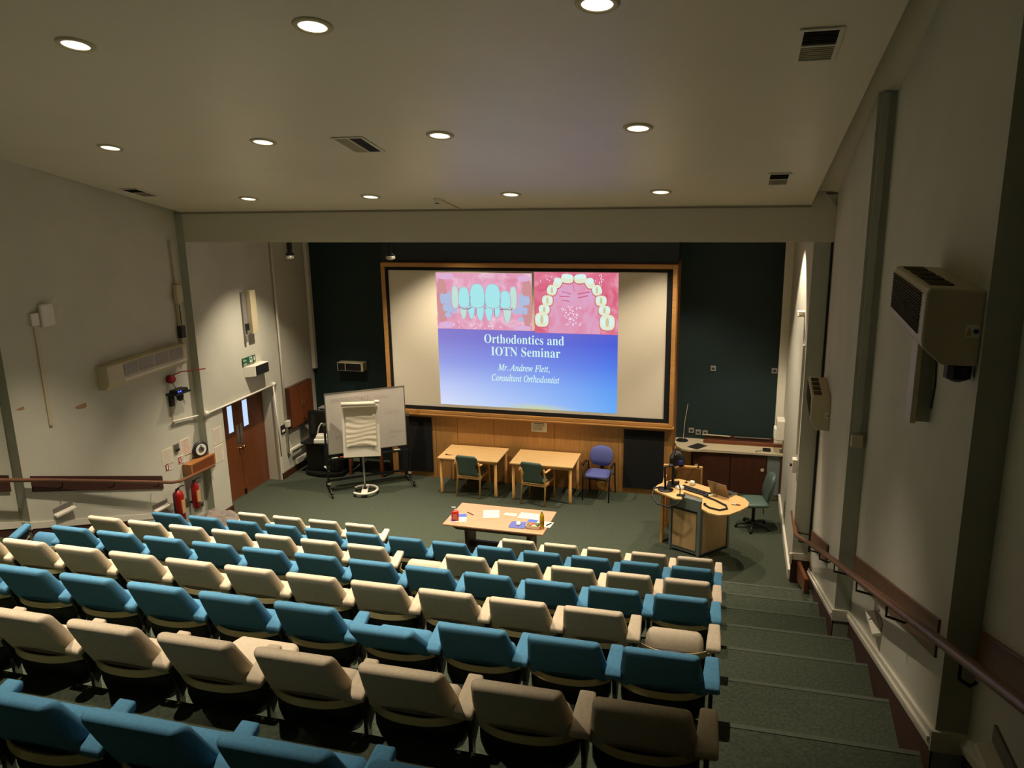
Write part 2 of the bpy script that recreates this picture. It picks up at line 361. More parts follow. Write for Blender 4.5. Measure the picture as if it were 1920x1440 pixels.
UT = [(.2, .43, .036, .2, 0), (.295, .43, .052, .18, 1), (.435, .40, .072, .21, 1), (.597, .40, .075, .21, 1), (.725, .46, .052, .15, 1), (.81, .43, .036, .2, 0)]
LT = [(.285, .67, .037, .15), (.37, .67, .036, .14), (.463, .69, .04, .15), (.553, .69, .04, .15), (.64, .66, .035, .11), (.745, .71, .042, .17)]
E1, E2, E3 = emat('tooth_cyan', (168, 232, 236)), emat('tooth_cream', (196, 226, 214)), emat('tooth_line', (88, 110, 120))
EDGE = emat('tooth_edge', (196, 172, 200)); dd = .0026
for cx, cy, rx, ry in LT:
    m = MB(); blob(m, PH1, cx, cy, rx*1.3+.007, ry+.012, dd, 16, 2.2, 0, 1, .45); bits(m, 'tooth_outline', EDGE, ph)
    m = MB(); blob(m, PH1, cx, cy, rx*1.2, ry, dd+.0002, 16, 2.2, 0, 1, .45); bits(m, 'lower_tooth', E2 if cx in (.285, .745) else E1, ph); dd += .0004
for cx, cy, rx, ry, q in sorted(UT, key=lambda t: -abs(t[0]-.515)):
    m = MB(); blob(m, PH1, cx, cy+.003, rx*1.2+.008, ry+.012, dd, 16, 2.7, 0, .78, 1.0); bits(m, 'tooth_outline', EDGE, ph)
    m = MB(); blob(m, PH1, cx, cy, rx*1.18, ry, dd+.0002, 16, 2.8, 0, .78, 1.0 if q else .85); bits(m, 'upper_tooth' if q else 'canine_tooth', E1 if q else E2, ph); dd += .0004
m = MB()
for x0, y0, x1, y1 in ((.24, .6, .28, .63), (.28, .63, .34, .63), (.34, .63, .37, .6), (.5, .6, .53, .62), (.66, .62, .78, .63), (.78, .63, .8, .6), (.515, .4, .515, .62), (.615, .62, .61, .75), (.42, .62, .41, .75), (.36, .4, .355, .6), (.67, .42, .672, .6)):
    m.poly([loc2(PH1, x0, y0, .009), loc2(PH1, x1, y1, .009), loc2(PH1, x1+.004, y1+.012, .009), loc2(PH1, x0+.004, y0+.012, .009)])
bits(m, 'tooth_gap', E3, ph)
m = MB()
for k in range(26):
    x = random.gauss(.5, .16); y = random.gauss(.93, .035); blob(m, PH1, x, min(y, .985), .005, .012, .004, 6, 2)
m.build('glint', emat('glint_white', (240, 236, 255)), ph)['kind'] = 'stuff'
# right picture: the arch
m = MB(); blob(m, PH2, .48, .62, .4, .56, .0016, 24, 2.4); 
m2 = MB(); pts = [loc2(PH2, .48+.31*cos(radians(a)), .5+.42*sin(radians(a)), .0018) for a in range(180, 361, 12)]
pts += [loc2(PH2, .79, .995, .0018), loc2(PH2, .17, .995, .0018)]; m2.poly(pts); m.bm.free(); m2.build('palate', G2, ph2)
AT = [(.09, .78, .085, .12, 0, 0), (.12, .61, .068, .08, 0, 0), (.16, .46, .066, .085, 0, 0), (.215, .29, .06, .085, .3, 0), (.285, .17, .05, .085, .45, 1), (.40, .10, .075, .075, .1, 1),
      (.555, .10, .075, .075, -.1, 1), (.665, .17, .052, .085, -.5, 1), (.75, .28, .058, .085, -.3, 0), (.80, .45, .066, .085, 0, 0), (.84, .605, .07, .08, 0, 0), (.875, .8, .09, .13, 0, 0)]
m = MB()
for cx, cy, rx, ry, ro, q in AT: blob(m, PH2, cx, cy+.006, rx+.01, ry+.014, .0026, 16, 2.6, ro)
bits(m, 'tooth_outline', emat('arch_edge', (206, 110, 120)), ph2)
m = MB()
for cx, cy, rx, ry, ro, q in AT: blob(m, PH2, cx, cy, rx, ry, .003, 16, 2.8, ro)
bits(m, 'arch_tooth', emat('arch_tooth_cream', (228, 232, 206)), ph2)
m = MB()
for cx, cy, rx, ry, ro, q in AT:
    if q: blob(m, PH2, cx, cy-.035, rx*.9, ry*.5, .0034, 12, 3, ro)
    else:
        for dx in (-.45, .45): blob(m, PH2, cx+dx*rx, cy-.01, rx*.4, ry*.55, .0034, 10, 2)
bits(m, 'tooth_shine', emat('tooth_pale_cyan', (218, 244, 240)), ph2)
m = MB()
for cx, cy, rx, ry, ro, q in AT:
    if not q: blob(m, PH2, cx, cy, rx*.25, ry*.6, .0037, 10, 2)
bits(m, 'tooth_groove', emat('groove_tan', (212, 200, 150)), ph2)
m = MB()
for k in range(48):
    x = random.gauss(.46, .05); y = random.uniform(.55, .86); x += (y-.7)*random.choice((-.25, .3)); blob(m, PH2, x, y, .006, .014, .0022, 6, 2, .4)
for k in range(14): blob(m, PH2, random.gauss(.79, .02), random.uniform(.03, .2), .006, .012, .0022, 6, 2)
for k in range(8): blob(m, PH2, random.uniform(.06, .22), random.uniform(.06, .16), .006, .008, .0022, 6, 2)
m.build('glint', emat('glint_white', (240, 236, 255)), ph2)['kind'] = 'stuff'
m = MB()
for k, (x0, y0, x1, y1) in enumerate([(.46, .16, .48, .3), (.33, .3, .44, .34), (.52, .34, .66, .3), (.3, .38, .42, .38), (.52, .4, .64, .36), (.33, .44, .42, .46)]):
    m.poly([loc2(PH2, x0, y0, .0022), loc2(PH2, x1, y1, .0022), loc2(PH2, x1+.01, y1+.02, .0022), loc2(PH2, x0+.01, y0+.02, .0022)])
bits(m, 'palate_ridge', emat('ridge_pink', (214, 110, 142)), ph2)

def serif(s_, italic=False):
    o = ''
    for c in s_:
        if italic: o += chr(0x210E) if c == 'h' else chr(0x1D434+ord(c)-65) if c.isupper() else chr(0x1D44E+ord(c)-97) if c.islower() else c
        else: o += chr(0x1D400+ord(c)-65) if c.isupper() else chr(0x1D41A+ord(c)-97) if c.islower() else c
    return o
def text(name, body, m, parent, loc, size, rot=(pi/2, 0, 0), width=None, align='CENTER', offset=0, ext=.0):
    c = bpy.data.curves.new(name, 'FONT'); c.body = body; c.size = size; c.align_x = align; c.offset = offset; c.extrude = ext; c.resolution_u = 3
    o = bpy.data.objects.new(name, c); COL.objects.link(o)
    me = bpy.data.meshes.new_from_object(o.evaluated_get(bpy.context.evaluated_depsgraph_get()))
    bpy.data.objects.remove(o)
    if width:
        xs_ = [v.co.x for v in me.vertices]; k = width/(max(xs_)-min(xs_))
        for v in me.vertices: v.co.x *= k
    me.materials.append(m); n = bpy.data.objects.new(name, me); COL.objects.link(n); n.parent = parent; n.location = loc; n.rotation_euler = rot
    return n
TX = emat('slide_lettering', (212, 246, 240))
def stext(body, u0, u1, vb, size, it=False):
    p = sp((u0+u1)/2, vb, .002); text('slide_lettering', serif(body, it), TX, ps, p, size, width=(u1-u0)*(SX1-SX0), offset=.002 if it else -.0008)
stext('Orthodontics and', .268, .713, .515, .25)
stext('IOTN Seminar', .305, .692, .607, .25)
stext('Mr. Andrew Flett,', .345, .636, .717, .18, True)
stext('Consultant Orthodontist', .305, .687, .797, .18, True)
# ---------------------------------------------------------------- theatre seats
def loft_y(m, rows): m.quadring(rows)
def cushion(rings): return MB().quadring(rings)
def back_mesh(lean_scale=1.0, tilt=0):
    """backrest: rings go up from the bottom; rear face leans back and is bowed."""
    R = []; n = 20
    prof = [(.0, .243, .030), (.015, .252, .041), (.1, .249, .045), (.2, .236, .046), (.29, .223, .046), (.325, .219, .045), (.345, .214, .038), (.358, .206, .022), (.361, .198, .008)]
    for h, hw, ht in prof:
        cy = -.085-.155*(h/.36)*lean_scale; z = .525+h*.955
        ring = []; hw -= .004
        for (x, y) in rrect(hw, ht, min(ht, hw)*.98 if ht < .03 else ht*.85, 4):
            yy = y+cy+.052*((x/.24)**2)*(1-.55*h/.36)-.012
            ring.append((x, yy, z))
        R.append(ring)
    if tilt:
        M = Matrix.Rotation(radians(tilt), 3, 'X'); piv = Vector((0, -.1, .54)); R = [[tuple(piv+M@(Vector(p)-piv)) for p in r] for r in R]
    return MB().quadring(R)
def seat_mesh(down=False):
    R = []
    if not down:
        for t, hw, ht in [(0, .18, .02), (.02, .2, .040), (.1, .212, .047), (.2, .212, .048), (.25, .205, .046), (.28, .19, .034), (.293, .165, .012)]:
            ring = []
            for (x, y) in rrect(hw, ht, ht*.85, 4):
                bulge = -.04*(1-(x/.215)**2)*sin(pi*min(1, t/.29)) if y < 0 else 0
                z = .35+t-.04*(x/.2)**2*(t/.29); ring.append((x, y+.005+.16*t+bulge, z))
            R.append(ring)
    else:
        for t, hw, ht in [(0, .18, .02), (.03, .2, .038), (.2, .215, .045), (.34, .215, .045), (.4, .2, .038), (.425, .17, .014)]:
            ring = []
            for (x, zz) in rrect(hw, ht, ht*.85, 4): ring.append((x, .02+t-.03*(x/.2)**2*(t/.4), .425+zz+.05*t))
            R.append(ring)
    return MB().quadring(R)
def arm_mesh():
    R = []
    for y, hw, ht in [(-.178, .042, .012), (-.171, .051, .022), (-.12, .050, .026), (-.06, .047, .026), (.0, .042, .026), (.04, .040, .024), (.05, .034, .012)]:
        R.append([(x, y, .655+.30*(y+.07)+z) for (x, z) in rrect(hw, ht*.95, min(.014, ht*.6), 3)])
    return MB().quadring(R)
def band_mesh():
    m = MB(); A = []; n = 14
    for k in range(n+1):
        x = -.262+.524*k/n; y = -.045-.105*(1-abs(x/.262)**2.6); A.append((x, y))
    A = [(-.262, .0)]+A+[(.262, .0)]
    rings = [[(x, y, .515), (x, y-.008, .515), (x, y-.008, .558), (x, y, .558)] for x, y in A]
    return m.quadring(rings)
def post_mesh():
    m = MB(); m.box((0, -.05, .31), (.022, .045, .6)); m.box((0, -.0, .012), (.07, .15, .022)); m.box((0, -.07, .625), (.03, .16, .02), R3('X', 16.7)); return m
def side_mesh():
    m = MB(); m.prism([(-.012, -.12, .61), (-.012, .03, .655), (-.012, .02, .42), (-.012, -.05, .36)], (.024, 0, 0)); return m
def hinge_mesh():
    m = MB()
    for s_ in (-1, 1):
        m.lathe((s_*.235-.012, -.02, .50), [(.004, 0), (.016, .002), (.016, .022), (.004, .024)], 8, 'X')
    return m
def hook_mesh():
    m = MB()
    for s_ in (-1, 1):
        m.tube([(s_*.244, -.075, .535), (s_*.258, -.045, .54), (s_*.264, -.01, .55), (s_*.264, .02, .575)], .009, 6)
    return m
def pan_mesh():     # dark moulded shell below the backrest band and under the cushion
    R = []
    for z, hw, d in [(.325, .16, .02), (.345, .225, .045), (.40, .25, .055), (.48, .25, .058), (.50, .24, .05)]:
        R.append([(x, y-.06+.04*(x/.2)**2, z) for (x, y) in rrect(hw, d, d*.9, 4)])
    return MB().quadring(R)
def make_seat(fabric, kind):
    t = thing('theatre_seat', 'x', 'seat')
    if kind != 'missing':
        back_mesh(1.0 if kind != 'tilted' else 1.0, 15 if kind == 'tilted' else 0).build('backrest', fabric, t, smooth=True)
    seat_mesh(kind == 'down').build('cushion', fabric, t, smooth=True)
    band_mesh().build('support_band', CREAMM, t)
    pan_mesh().build('seat_pan', DGREY, t, smooth=True)
    hinge_mesh().build('hinge', CHROME, t, smooth=True); hook_mesh().build('band_bracket', CREAMM, t, smooth=True)
    arm = arm_mesh().build('armrest', fabric, t, smooth=True, loc=(-.28, 0, 0))
    post_mesh().build('stanchion', STEEL, t, loc=(-.28, 0, 0))
    side_mesh().build('arm_panel', DGREY, t, loc=(-.28, 0, 0))
    return t
protos = {}
def get_proto(col, kind):
    if (col, kind) not in protos: protos[(col, kind)] = [make_seat(BEIGEF if col == 'beige' else BLUEF, kind), False]
    return protos[(col, kind)]
ORD = ['first', 'second', 'third', 'fourth', 'fifth', 'sixth', 'seventh', 'eighth', 'ninth', 'tenth', 'eleventh', 'twelfth', 'thirteenth']
ROWS = [  # name, tier index, colour, columns, special
    ('front row by the stage', 6, 'beige', [0, 1, 2, 3, 4, 8, 9, 10, 11], {}),
    ('second row from the stage', 5, 'blue', range(0, 13), {}),
    ('third row from the stage', 4, 'beige', range(0, 13), {5: 'missing'}),
    ('fourth row from the stage', 3, 'blue', range(0, 13), {12: 'missing'}),
    ('fifth row from the stage', 2, 'beige', range(0, 12), {0: 'missing'}),
    ('sixth row from the stage', 1, 'blue', range(0, 10), {3: 'tilted'}),
    ('seventh row from the stage', 0, 'beige', range(0, 8), {4: 'down'}),
    ('nearest row to the camera', -1, 'blue', range(1, 7), {})]
for rname, j, colr, cols, spec in ROWS:
    cols = list(cols)
    for k in cols:
        kind = spec.get(k, 'up'); pr = get_proto(colr, kind)
        what = {'up': 'upholstered tip-up seat', 'missing': 'seat missing its backrest', 'tilted': 'seat with backrest tilted down', 'down': 'seat with cushion folded down'}[kind]
        lab = f'{colr} {what}, {ORD[k]} from the stairs, {rname}'
        x = -.30-.56*k; y = nose_y(j)-.97+.03; loc = (x, y, tier_z(j))
        if not pr[1]:
            t = pr[0]; t.location = loc; pr[1] = True; t['label'] = lab
        else: t = dup(pr[0], loc, 0, lab)
        t['group'] = f'{colr} seats of the {rname}'
        if (k-1 not in cols):
            ad = {c.name.split('.')[0]: c for c in t.children}
            for nm in ('armrest', 'stanchion', 'arm_panel'):
                c = ad[nm].copy(); COL.objects.link(c); c.parent = t; c.location = (.28, 0, 0); c['end'] = 1
for o in bpy.data.objects:
    if 'end' in o: del o['end']

# ---------------------------------------------------------------- ceiling fixtures
LN = {2.84: 'overhead behind the viewed ones', 10.5: 'nearest the beam', 7.88: 'in the middle line', 5.36: 'in the line nearest the camera'}
CN = {0: 'outermost by the doors', 1: 'second from the doors', 2: 'third from the doors', 3: 'fourth, above the stair aisle'}
proto = None
TILT = math.atan(.231)
for i, (x, y) in enumerate(DOWNLIGHTS):
    lab = f'round ceiling downlight {LN[y]}, {CN[i % 4]}'
    if proto is None:
        t = thing('downlight', lab, 'ceiling light')
        m = MB(); n = 28
        m.quadring([[(r*cos(2*pi*k/n), r*sin(2*pi*k/n), z) for k in range(n)] for r, z in ((.1, .002), (.102, -.012), (.13, -.012), (.142, -.002), (.142, .01))], cap=False)
        m.build('trim_ring', CREAMP, t, smooth=True)
        MB().lathe((0, 0, 0), [(.108, .001), (.108, -.004)], 28).build('lamp_glass', mat('lamp_glow', (255, 240, 210), .5, emit=(255, 238, 205), estr=1.7), t)
        proto = t
    else: t = dup(proto, (0, 0, 0), 0, lab)
    t.location = (x, y, ceil_z(y)-.002); t.rotation_euler = (-TILT, 0, 0); t['group'] = 'recessed ceiling downlights'
def vent(x0, x1, y0, y1, lab, vert=False):
    cx, cy = (x0+x1)/2, (y0+y1)/2; t = thing('air_vent', lab, 'air vent', (cx, cy, ceil_z(cy)-.002)); t.rotation_euler = (-TILT, 0, 0); t['group'] = 'square ceiling air vents'
    hx, hy = (x1-x0)/2, (y1-y0)/2*1.026
    m = MB(); f = .03
    m.bb(-hx, -hx+f, -hy, hy, -.012, 0); m.bb(hx-f, hx, -hy, hy, -.012, 0); m.bb(-hx+f, hx-f, -hy, -hy+f, -.012, 0); m.bb(-hx+f, hx-f, hy-f, hy, -.012, 0)
    m.bb(-hx+f, hx-f, -.012, .012, -.012, 0) if not vert else m.bb(-.01, .01, -hy+f, hy-f, -.012, 0)
    m.build('frame', WHITE, t, bevel=.003)
    dark = MB(); pale = MB()
    if not vert: dark.bb(-hx+f, hx-f, -hy+f, -.012, -.004, .0); pale.bb(-hx+f, hx-f, .012, hy-f, -.004, .0)
    else: dark.bb(.01, hx-f, -hy+f, hy-f, -.004, 0); pale.bb(-hx+f, -.01, -hy+f, hy-f, -.004, 0)
    dark.build('open_half', BLACK, t); pale.build('shut_half', mat('vent_grey', (130, 126, 112), .5), t)
    for k in range(1, 7):
        if not vert:
            y = -hy+f+(hy-f-.012)*k/7; MB().box((0, y, -.006), (2*(hx-f), .012, .003), R3('X', 35)).build('slat', DGREY, t)
            y = .012+(hy-f-.012)*k/7; MB().box((0, y, -.006), (2*(hx-f), .014, .003), R3('X', 10)).build('slat', CREAMP, t)
        else:
            x = .01+(hx-f-.01)*k/7; MB().box((x, 0, -.006), (.01, 2*(hy-f), .003), R3('Y', 35)).build('slat', DGREY, t)
            x = -hx+f+(hx-f-.01)*k/7; MB().box((x, 0, -.006), (.012, 2*(hy-f), .003), R3('Y', 10)).build('slat', CREAMP, t)
vent(.34, .62, 5.93, 6.48, 'large grey and black ceiling vent, nearest to the camera')
vent(.31, .57, 9.68, 10.23, 'small black and grey ceiling vent near the beam above the stairs')
vent(-4.08, -3.72, 7.82, 8.37, 'louvred ceiling vent between the middle downlights', True)
vent(-8.45, -8.13, 9.75, 10.25, 'flat ceiling vent close to the wall with the doors')
t = thing('smoke_detector', 'small round detector with a surface cable on the ceiling by the beam', 'detector', (-4.02, 10.72, ceil_z(10.72))); t.rotation_euler = (-TILT, 0, 0)
MB().lathe((0, 0, 0), [(.06, 0), (.06, -.02), (.045, -.03), (.04, -.055), (.03, -.06)], 16).build('detector_body', WHITE, t, smooth=True)
MB().lathe((0, 0, 0), [(.03, -.058), (.03, -.064)], 12).build('sensor_cap', DGREY, t)
MB().bb(.04, .06, .03, .8, -.015, -.001).build('cable_trunking', CREAMP, t).rotation_euler = (0, 0, -.08)
# stage spotlights hanging behind the beam
for i, (x, y, lab) in enumerate([(-7.86, 13.2, 'black hanging spotlight in front of the pale side wall'), (-5.87, 13.2, 'black hanging spotlight above the screen corner')]):
    t = thing('spotlight', lab, 'spotlight', (x, y, 5.5), 0, 'hanging stage spotlights')
    MB().tube([(0, 0, 0), (0, 0, -.62)], .012, 6).build('stem', BLACK, t)
    MB().lathe((0, 0, 0), [(.02, -.6), (.045, -.64), (.05, -.78), (.04, -.86), (.075, -.9), (.08, -.93)], 14).build('lamp_body', BLACK, t, smooth=True).rotation_euler = (.0, -.0, 0)
    MB().lathe((0, 0, 0), [(.08, -.925), (.085, -.97), (.06, -.99), (.02, -1.0)], 14).build('lens', mat('lens_glass', (200, 195, 180), .15, .3), t, smooth=True)

# ---------------------------------------------------------------- wall furniture
def near(x0, y0, s, y): return x0+s*(y-y0)
def LX(y): return near(-8.98, 7.94 if y > 7.94 else 4.14, -.0395, y)      # left sawtooth panels
def RX(y): return near(1.10, 7.69 if y > 7.69 else 4.0, .04, y)
# handrails
def handrail(name, lab, side, pts, boards, brs):
    t = thing('handrail', lab, 'handrail', (0, 0, 0))
    MB().tube(pts, .03, 10, (1, .85)).build('rail', RAILW, t, smooth=True)
    for (x0, y0, x1, y1) in boards:
        a, b = rake(y0), rake(y1); h0, h1 = .60, .82; dx = -side*.022
        ring = [(x0, y0, a+h0), (x1, y1, b+h0), (x1, y1, b+h1), (x0, y0, a+h1)]
        MB().quadring([ring, [(p[0]+dx, p[1], p[2]) for p in ring]]).build('backing_board', RAILW if side > 0 else SKIRT, t, bevel=.003)
    for (xw, xr, y, z) in brs:
        MB().tube([(xw, y+.02, z-.12), (xw-side*.03, y, z-.13), (xr, y, z-.10), (xr, y, z-.02)], .009, 6).build('bracket', BLACK, t, smooth=True)
    return t
ptsR = [(1.0, 11.85, .93), (1.0, 11.05, .93), (1.0, 10.9, .97)]+[(1.0, y, rake(y)+.78) for y in (8, 5, 2, .3)]
handrail('handrail', 'long wooden handrail on black brackets along the stairs', 1, ptsR, [(1.13, 8.7, 1.235, 11.2), (1.115, 4.15, 1.245, 7.6), (1.12, .9, 1.245, 3.95)],
         [(RX(y), 1.0, y, rake(y)+.78) for y in (10.6, 9.3, 8.3, 7.2, 6.0, 4.9, 3.4)]+[(1.24, 1.0, 11.35, .93)])
ptsL = [(-8.62, 11.4, 1.08), (-8.62, 10.5, 1.12), (-8.62, 10.3, 1.17)]+[(-8.62, y, rake(y)+.77) for y in (8, 5, 2, .3)]
handrail('handrail', 'brown wooden handrail and board below the wall air conditioner by the doors', -1, ptsL, [(-8.71, 7.8, -8.81, 10.3), (-8.71, 4.1, -8.84, 7.6)],
         [(-8.74, -8.62, y, rake(y)+.77) for y in (10.0, 9.1, 8.2, 7.0, 5.5)])
# air conditioners
def aircon(lab, x, y, z, L, D, Hh, side, rz, labels=True):
    """wall at local x = 0, body towards -side*x; y along the wall from 0 to L; z = bottom."""
    t = thing('wall_air_conditioner', lab, 'air conditioner', (x, y, z), rz, 'beige wall air conditioners'); s_ = -side
    prof = [(0, 0), (s_*D*.62, 0), (s_*D*.97, Hh*.22), (s_*D, Hh*.3), (s_*D*.99, Hh*.93), (s_*D*.93, Hh), (0, Hh*.98)]
    MB().prism([(px, 0, pz) for px, pz in prof], (0, L, 0)).build('housing', CREAMP, t, bevel=.012)
    if side > 0:
        for k in range(15):
            zz = Hh*(.36+.52*k/14); MB().bb(s_*D*1.0, s_*(D+.006), .1, L-.05, zz, zz+.007).build('grille_slat', GRILLE, t)
        for k in range(4):
            y0 = .12+k*.23*L/1.08; MB().bb(s_*D*.45, s_*D*.86, y0, y0+.17*L/1.08, Hh*.985, Hh+.004).build('outlet_grille', GRILLE, t)
        p = MB().bb(s_*D*.28, s_*D*.06, -.004, 0, Hh*.38, Hh*.54).build('warning_sticker', SIGNW, t)
        MB().poly([(s_*D*.27, -.006, Hh*.4), (s_*D*.18, -.006, Hh*.4), (s_*D*.225, -.006, Hh*.52)]).build('yellow_triangle', mat('sticker_yellow', (200, 160, 50)), p)
        MB().lathe((s_*D*.11, -.004, Hh*.46), [(D*.045, 0), (D*.045, .003)], 16, '-Y').build('blue_disc', mat('sticker_blue', (40, 70, 130)), p)
    else:
        for k in range(4):
            y0 = .33+k*(L-.42)/4; MB().bb(D*.985, D*1.0+.006, y0, y0+(L-.5)/4-.02, Hh*.4, Hh*.9).build('grille_panel', mat('silvery_grille', (138, 132, 116), .4), t)
        MB().bb(D*.96, D*1.02, .32, L-.03, Hh*.19, Hh*.3).build('outlet_lip', WHITE, t, bevel=.01)
        for k in range(5):
            zz = Hh*(.45+.1*k); MB().bb(D, D+.011, .33, L-.1, zz, zz+.006).build('grille_slat', CREAMP, t)
    return t
aircon('large beige wall air conditioner with warning stickers, nearest to the camera', 1.104, 4.04, 4.86, 1.08, .25, .36, 1, -.04)
aircon('smaller beige wall air conditioner above the lower end of the handrail', 1.19, 9.95, 2.77, 1.12, .22, .42, 1, -.0385)
aircon('long beige wall air conditioner with silvery grille above the red sounder', LX(9.5), 9.5, 2.88, 1.85, .2, .36, -1, .0395)
o = MB().lathe((1.04, 4.12, 4.82), [(.03, .05), (.06, .03), (.06, -.03), (.02, -.05)], 12).build('pipe_valve', BLACK); o.location = (0, 0, 0)
tag(o, 'black valve hanging under the large beige wall air conditioner', 'valve')
# cable box and panel under the large air conditioner
t = thing('cable_riser', 'pale boxed cable riser below the far end of the large air conditioner', 'cable box', (1.15, 5.0, 4.32))
MB().bb(-.09, .05, .0, .03, 0, .62).build('side_plate', WALLG, t); MB().bb(-.12, -.09, -.05, .1, 0, .62).build('cover', CREAMP, t, bevel=.004); MB().tube([(-.02, -.06, .1), (-.02, -.1, .25), (-.02, -.05, .45), (-.02, -.1, .55)], .006, 6).build('cable', DGREY, t)
t = thing('trunking', 'vertical cable trunking ending in a square junction box beside the pilaster', 'trunking', (1.17, 7.66, 3.33))
MB().bb(-.04, .02, 0, .03, .08, 3.1).build('trunk', WALLG, t); MB().bb(-.055, .045, -.03, .03, -.02, .1).build('junction_box', CREAMP, t, bevel=.005)
# left wall furniture
t = thing('wireless_router', 'white wall-mounted wireless access unit with small antennas and trunking', 'router', (LX(8.7), 8.7, 4.13))
MB().bb(.01, .07, -.1, .12, -.14, .16).build('router_body', WHITE, t, bevel=.02)
MB().bb(0, .05, -.24, -.12, -.1, .06).build('bracket', WHITE, t, bevel=.005)
for dy, dz in ((.1, .16), (.16, -.02), (.1, -.12)): MB().tube([(.05, dy, dz), (.07, dy+.08, dz+.1)], .006, 6).build('antenna', WHITE, t)
MB().bb(0, .03, -.20, -.14, -1.45, -.1).build('trunking', CREAMP, t, bevel=.004)
for i, (y, z, wd, h) in enumerate(((9.1, 2.76, .24, .05), (8.08, 3.0, .12, .03))):
    tag(MB().prism([(LX(y)+.002, y-wd/2, z-h*.4), (LX(y)+.002, y-wd*.1, z-h*.9), (LX(y)+.002, y+wd/2, z-h), (LX(y)+.002, y+wd/2, z+.01), (LX(y)+.002, y+wd*.1, z+h*.2), (LX(y)+.002, y-wd/2, z+h*.1)], (.002, 0, 0)).build('plaster_scar', mat('bare_plaster', (170, 132, 92), .9)),
        ('larger brown patch of chipped wall paint under the access unit', 'small chipped paint patch near the pilaster edge')[i], 'chip')
t = thing('projection_screen_switchgear', 'tall narrow trunking with a motor housing on the pilaster by the air conditioner', 'trunking', (-9.1, 11.5, 2.9))
MB().bb(.0, .09, -.04, .1, .98, 1.28).build('motor_housing', CREAMP, t, bevel=.02); MB().bb(.0, .05, 0, .05, .0, 1.0).build('trunk', CREAMP, t); MB().bb(.05, .055, .012, .035, .5, .95).build('slot', BLACK, t)
MB().bb(.0, .08, -.03, .07, .4, .6).build('bracket', DGREY, t); MB().bb(0, .03, .02, .05, 1.28, 2.0).build('upper_trunk', CREAMP, t)
t = thing('fire_sounder', 'round red fire alarm sounder with red cable on pale wall', 'alarm', (LX(11.1), 11.1, 2.68))
MB().lathe((0, 0, 0), [(.06, 0), (.07, .02), (.07, .08), (.05, .11)], 16, 'X').build('sounder_body', RED, t, smooth=True); MB().tube([(.05, .05, .05), (.09, .2, .08), (.26, .62, .05)], .01, 6).build('red_cable', RED, t)
t = thing('video_camera', 'black wall camera with blue indicator lights on a small shelf', 'camera', (LX(11.15), 11.15, 2.42))
MB().bb(0, .22, -.16, .2, .0, .03).build('shelf', BLACK, t, bevel=.005); MB().lathe((.12, .04, 0), [(.05, 0), (.06, -.04), (.05, -.11), (.02, -.13)], 14).build('camera_head', BLACK, t, smooth=True)
MB().bb(.0, .05, -.1, -.02, -.2, 0).build('bracket', BLACK, t); MB().bb(.05, .2, -.12, .16, .03, .08).build('receiver', BLACK, t, bevel=.008)
for dy in (-.08, -.03): MB().lathe((.2, dy, .055), [(.012, 0), (.012, .004)], 8, 'X').build('indicator', mat('blue_led', (30, 60, 255), .5, emit=(60, 90, 255), estr=4), t)
MB().bb(0, .02, -.08, -.05, -.52, -.2).build('trunking', CREAMP, t)
def plate(name, lab, cat, x, y, z, dy, dz, m, th=.008, lines=0, lm=INKD, side=1, head=False):
    t = thing(name, lab, cat, (x, y, z))
    s_ = side; MB().bb(0, s_*th, -dy/2, dy/2, -dz/2, dz/2).build('sheet', m, t)
    for k in range(lines):
        zz = dz/2-dz*(k+1)/(lines+1.); w_ = dy*random.uniform(.28, .42)
        MB().bb(s_*th, s_*(th+.001), -w_, w_, zz-dz*.012, zz+dz*.012).build('print_line', lm, t)
    return t
plate('notice', 'crumpled white notice with faint print left of the switch plate', 'notice', LX(10.83), 10.83, 1.40, .26, .25, PAPER, lines=6, lm=INK)
plate('notice', 'white notice printed in red beside the dark-rimmed clock', 'notice', LX(11.33), 11.33, 1.41, .26, .28, PAPER, lines=8, lm=mat('red_print', (180, 90, 80)))
t = thing('light_switch', 'steel light switch plate between two paper notices', 'switch', (LX(11.08), 11.08, 1.47)); MB().bb(0, .02, -.06, .06, -.07, .07).build('plate', STEEL, t, bevel=.004); MB().bb(.02, .035, -.04, .05, -.05, -.02).build('rocker', BLACK, t)
for y, z, lab in ((10.83, 1.22, 'small red and white fire point sign below the crumpled notice'), (11.18, 1.23, 'small red and white fire point sign above the red cylinders')):
    t = plate('fire_sign', lab, 'sign', LX(y), y, z, .16, .13, SIGNW, th=.006); MB().bb(.006, .008, -.075, .0, -.055, .055).build('red_field', RED, t); MB().bb(.008, .009, -.05, -.025, -.04, .04).build('pictogram', SIGNW, t)
    for k in range(4): MB().bb(.006, .007, .015, .07, -.04+.025*k, -.032+.025*k).build('print_line', INKD, t)
t = thing('wall_clock', 'round clock with dark rim standing on the wooden box', 'clock', (-9.06, 11.62, 1.28))
MB().lathe((0, 0, 0), [(.13, 0), (.14, .02), (.14, .05), (.115, .06)], 24, 'X').build('rim', DGREY, t, smooth=True); MB().lathe((.058, 0, 0), [(.1, 0), (.1, .005)], 24, 'X').build('dial', SIGNW, t)
MB().lathe((.0635, 0, 0), [(.055, 0), (.055, .001)], 20, 'X').build('centre_ring', INKD, t); MB().bb(.065, .068, -.006, .006, 0, .085).build('hand', BLACK, t); MB().bb(.065, .068, 0, .06, -.006, .006).build('hand', BLACK, t)
t.rotation_euler = (0, 0, -.35)
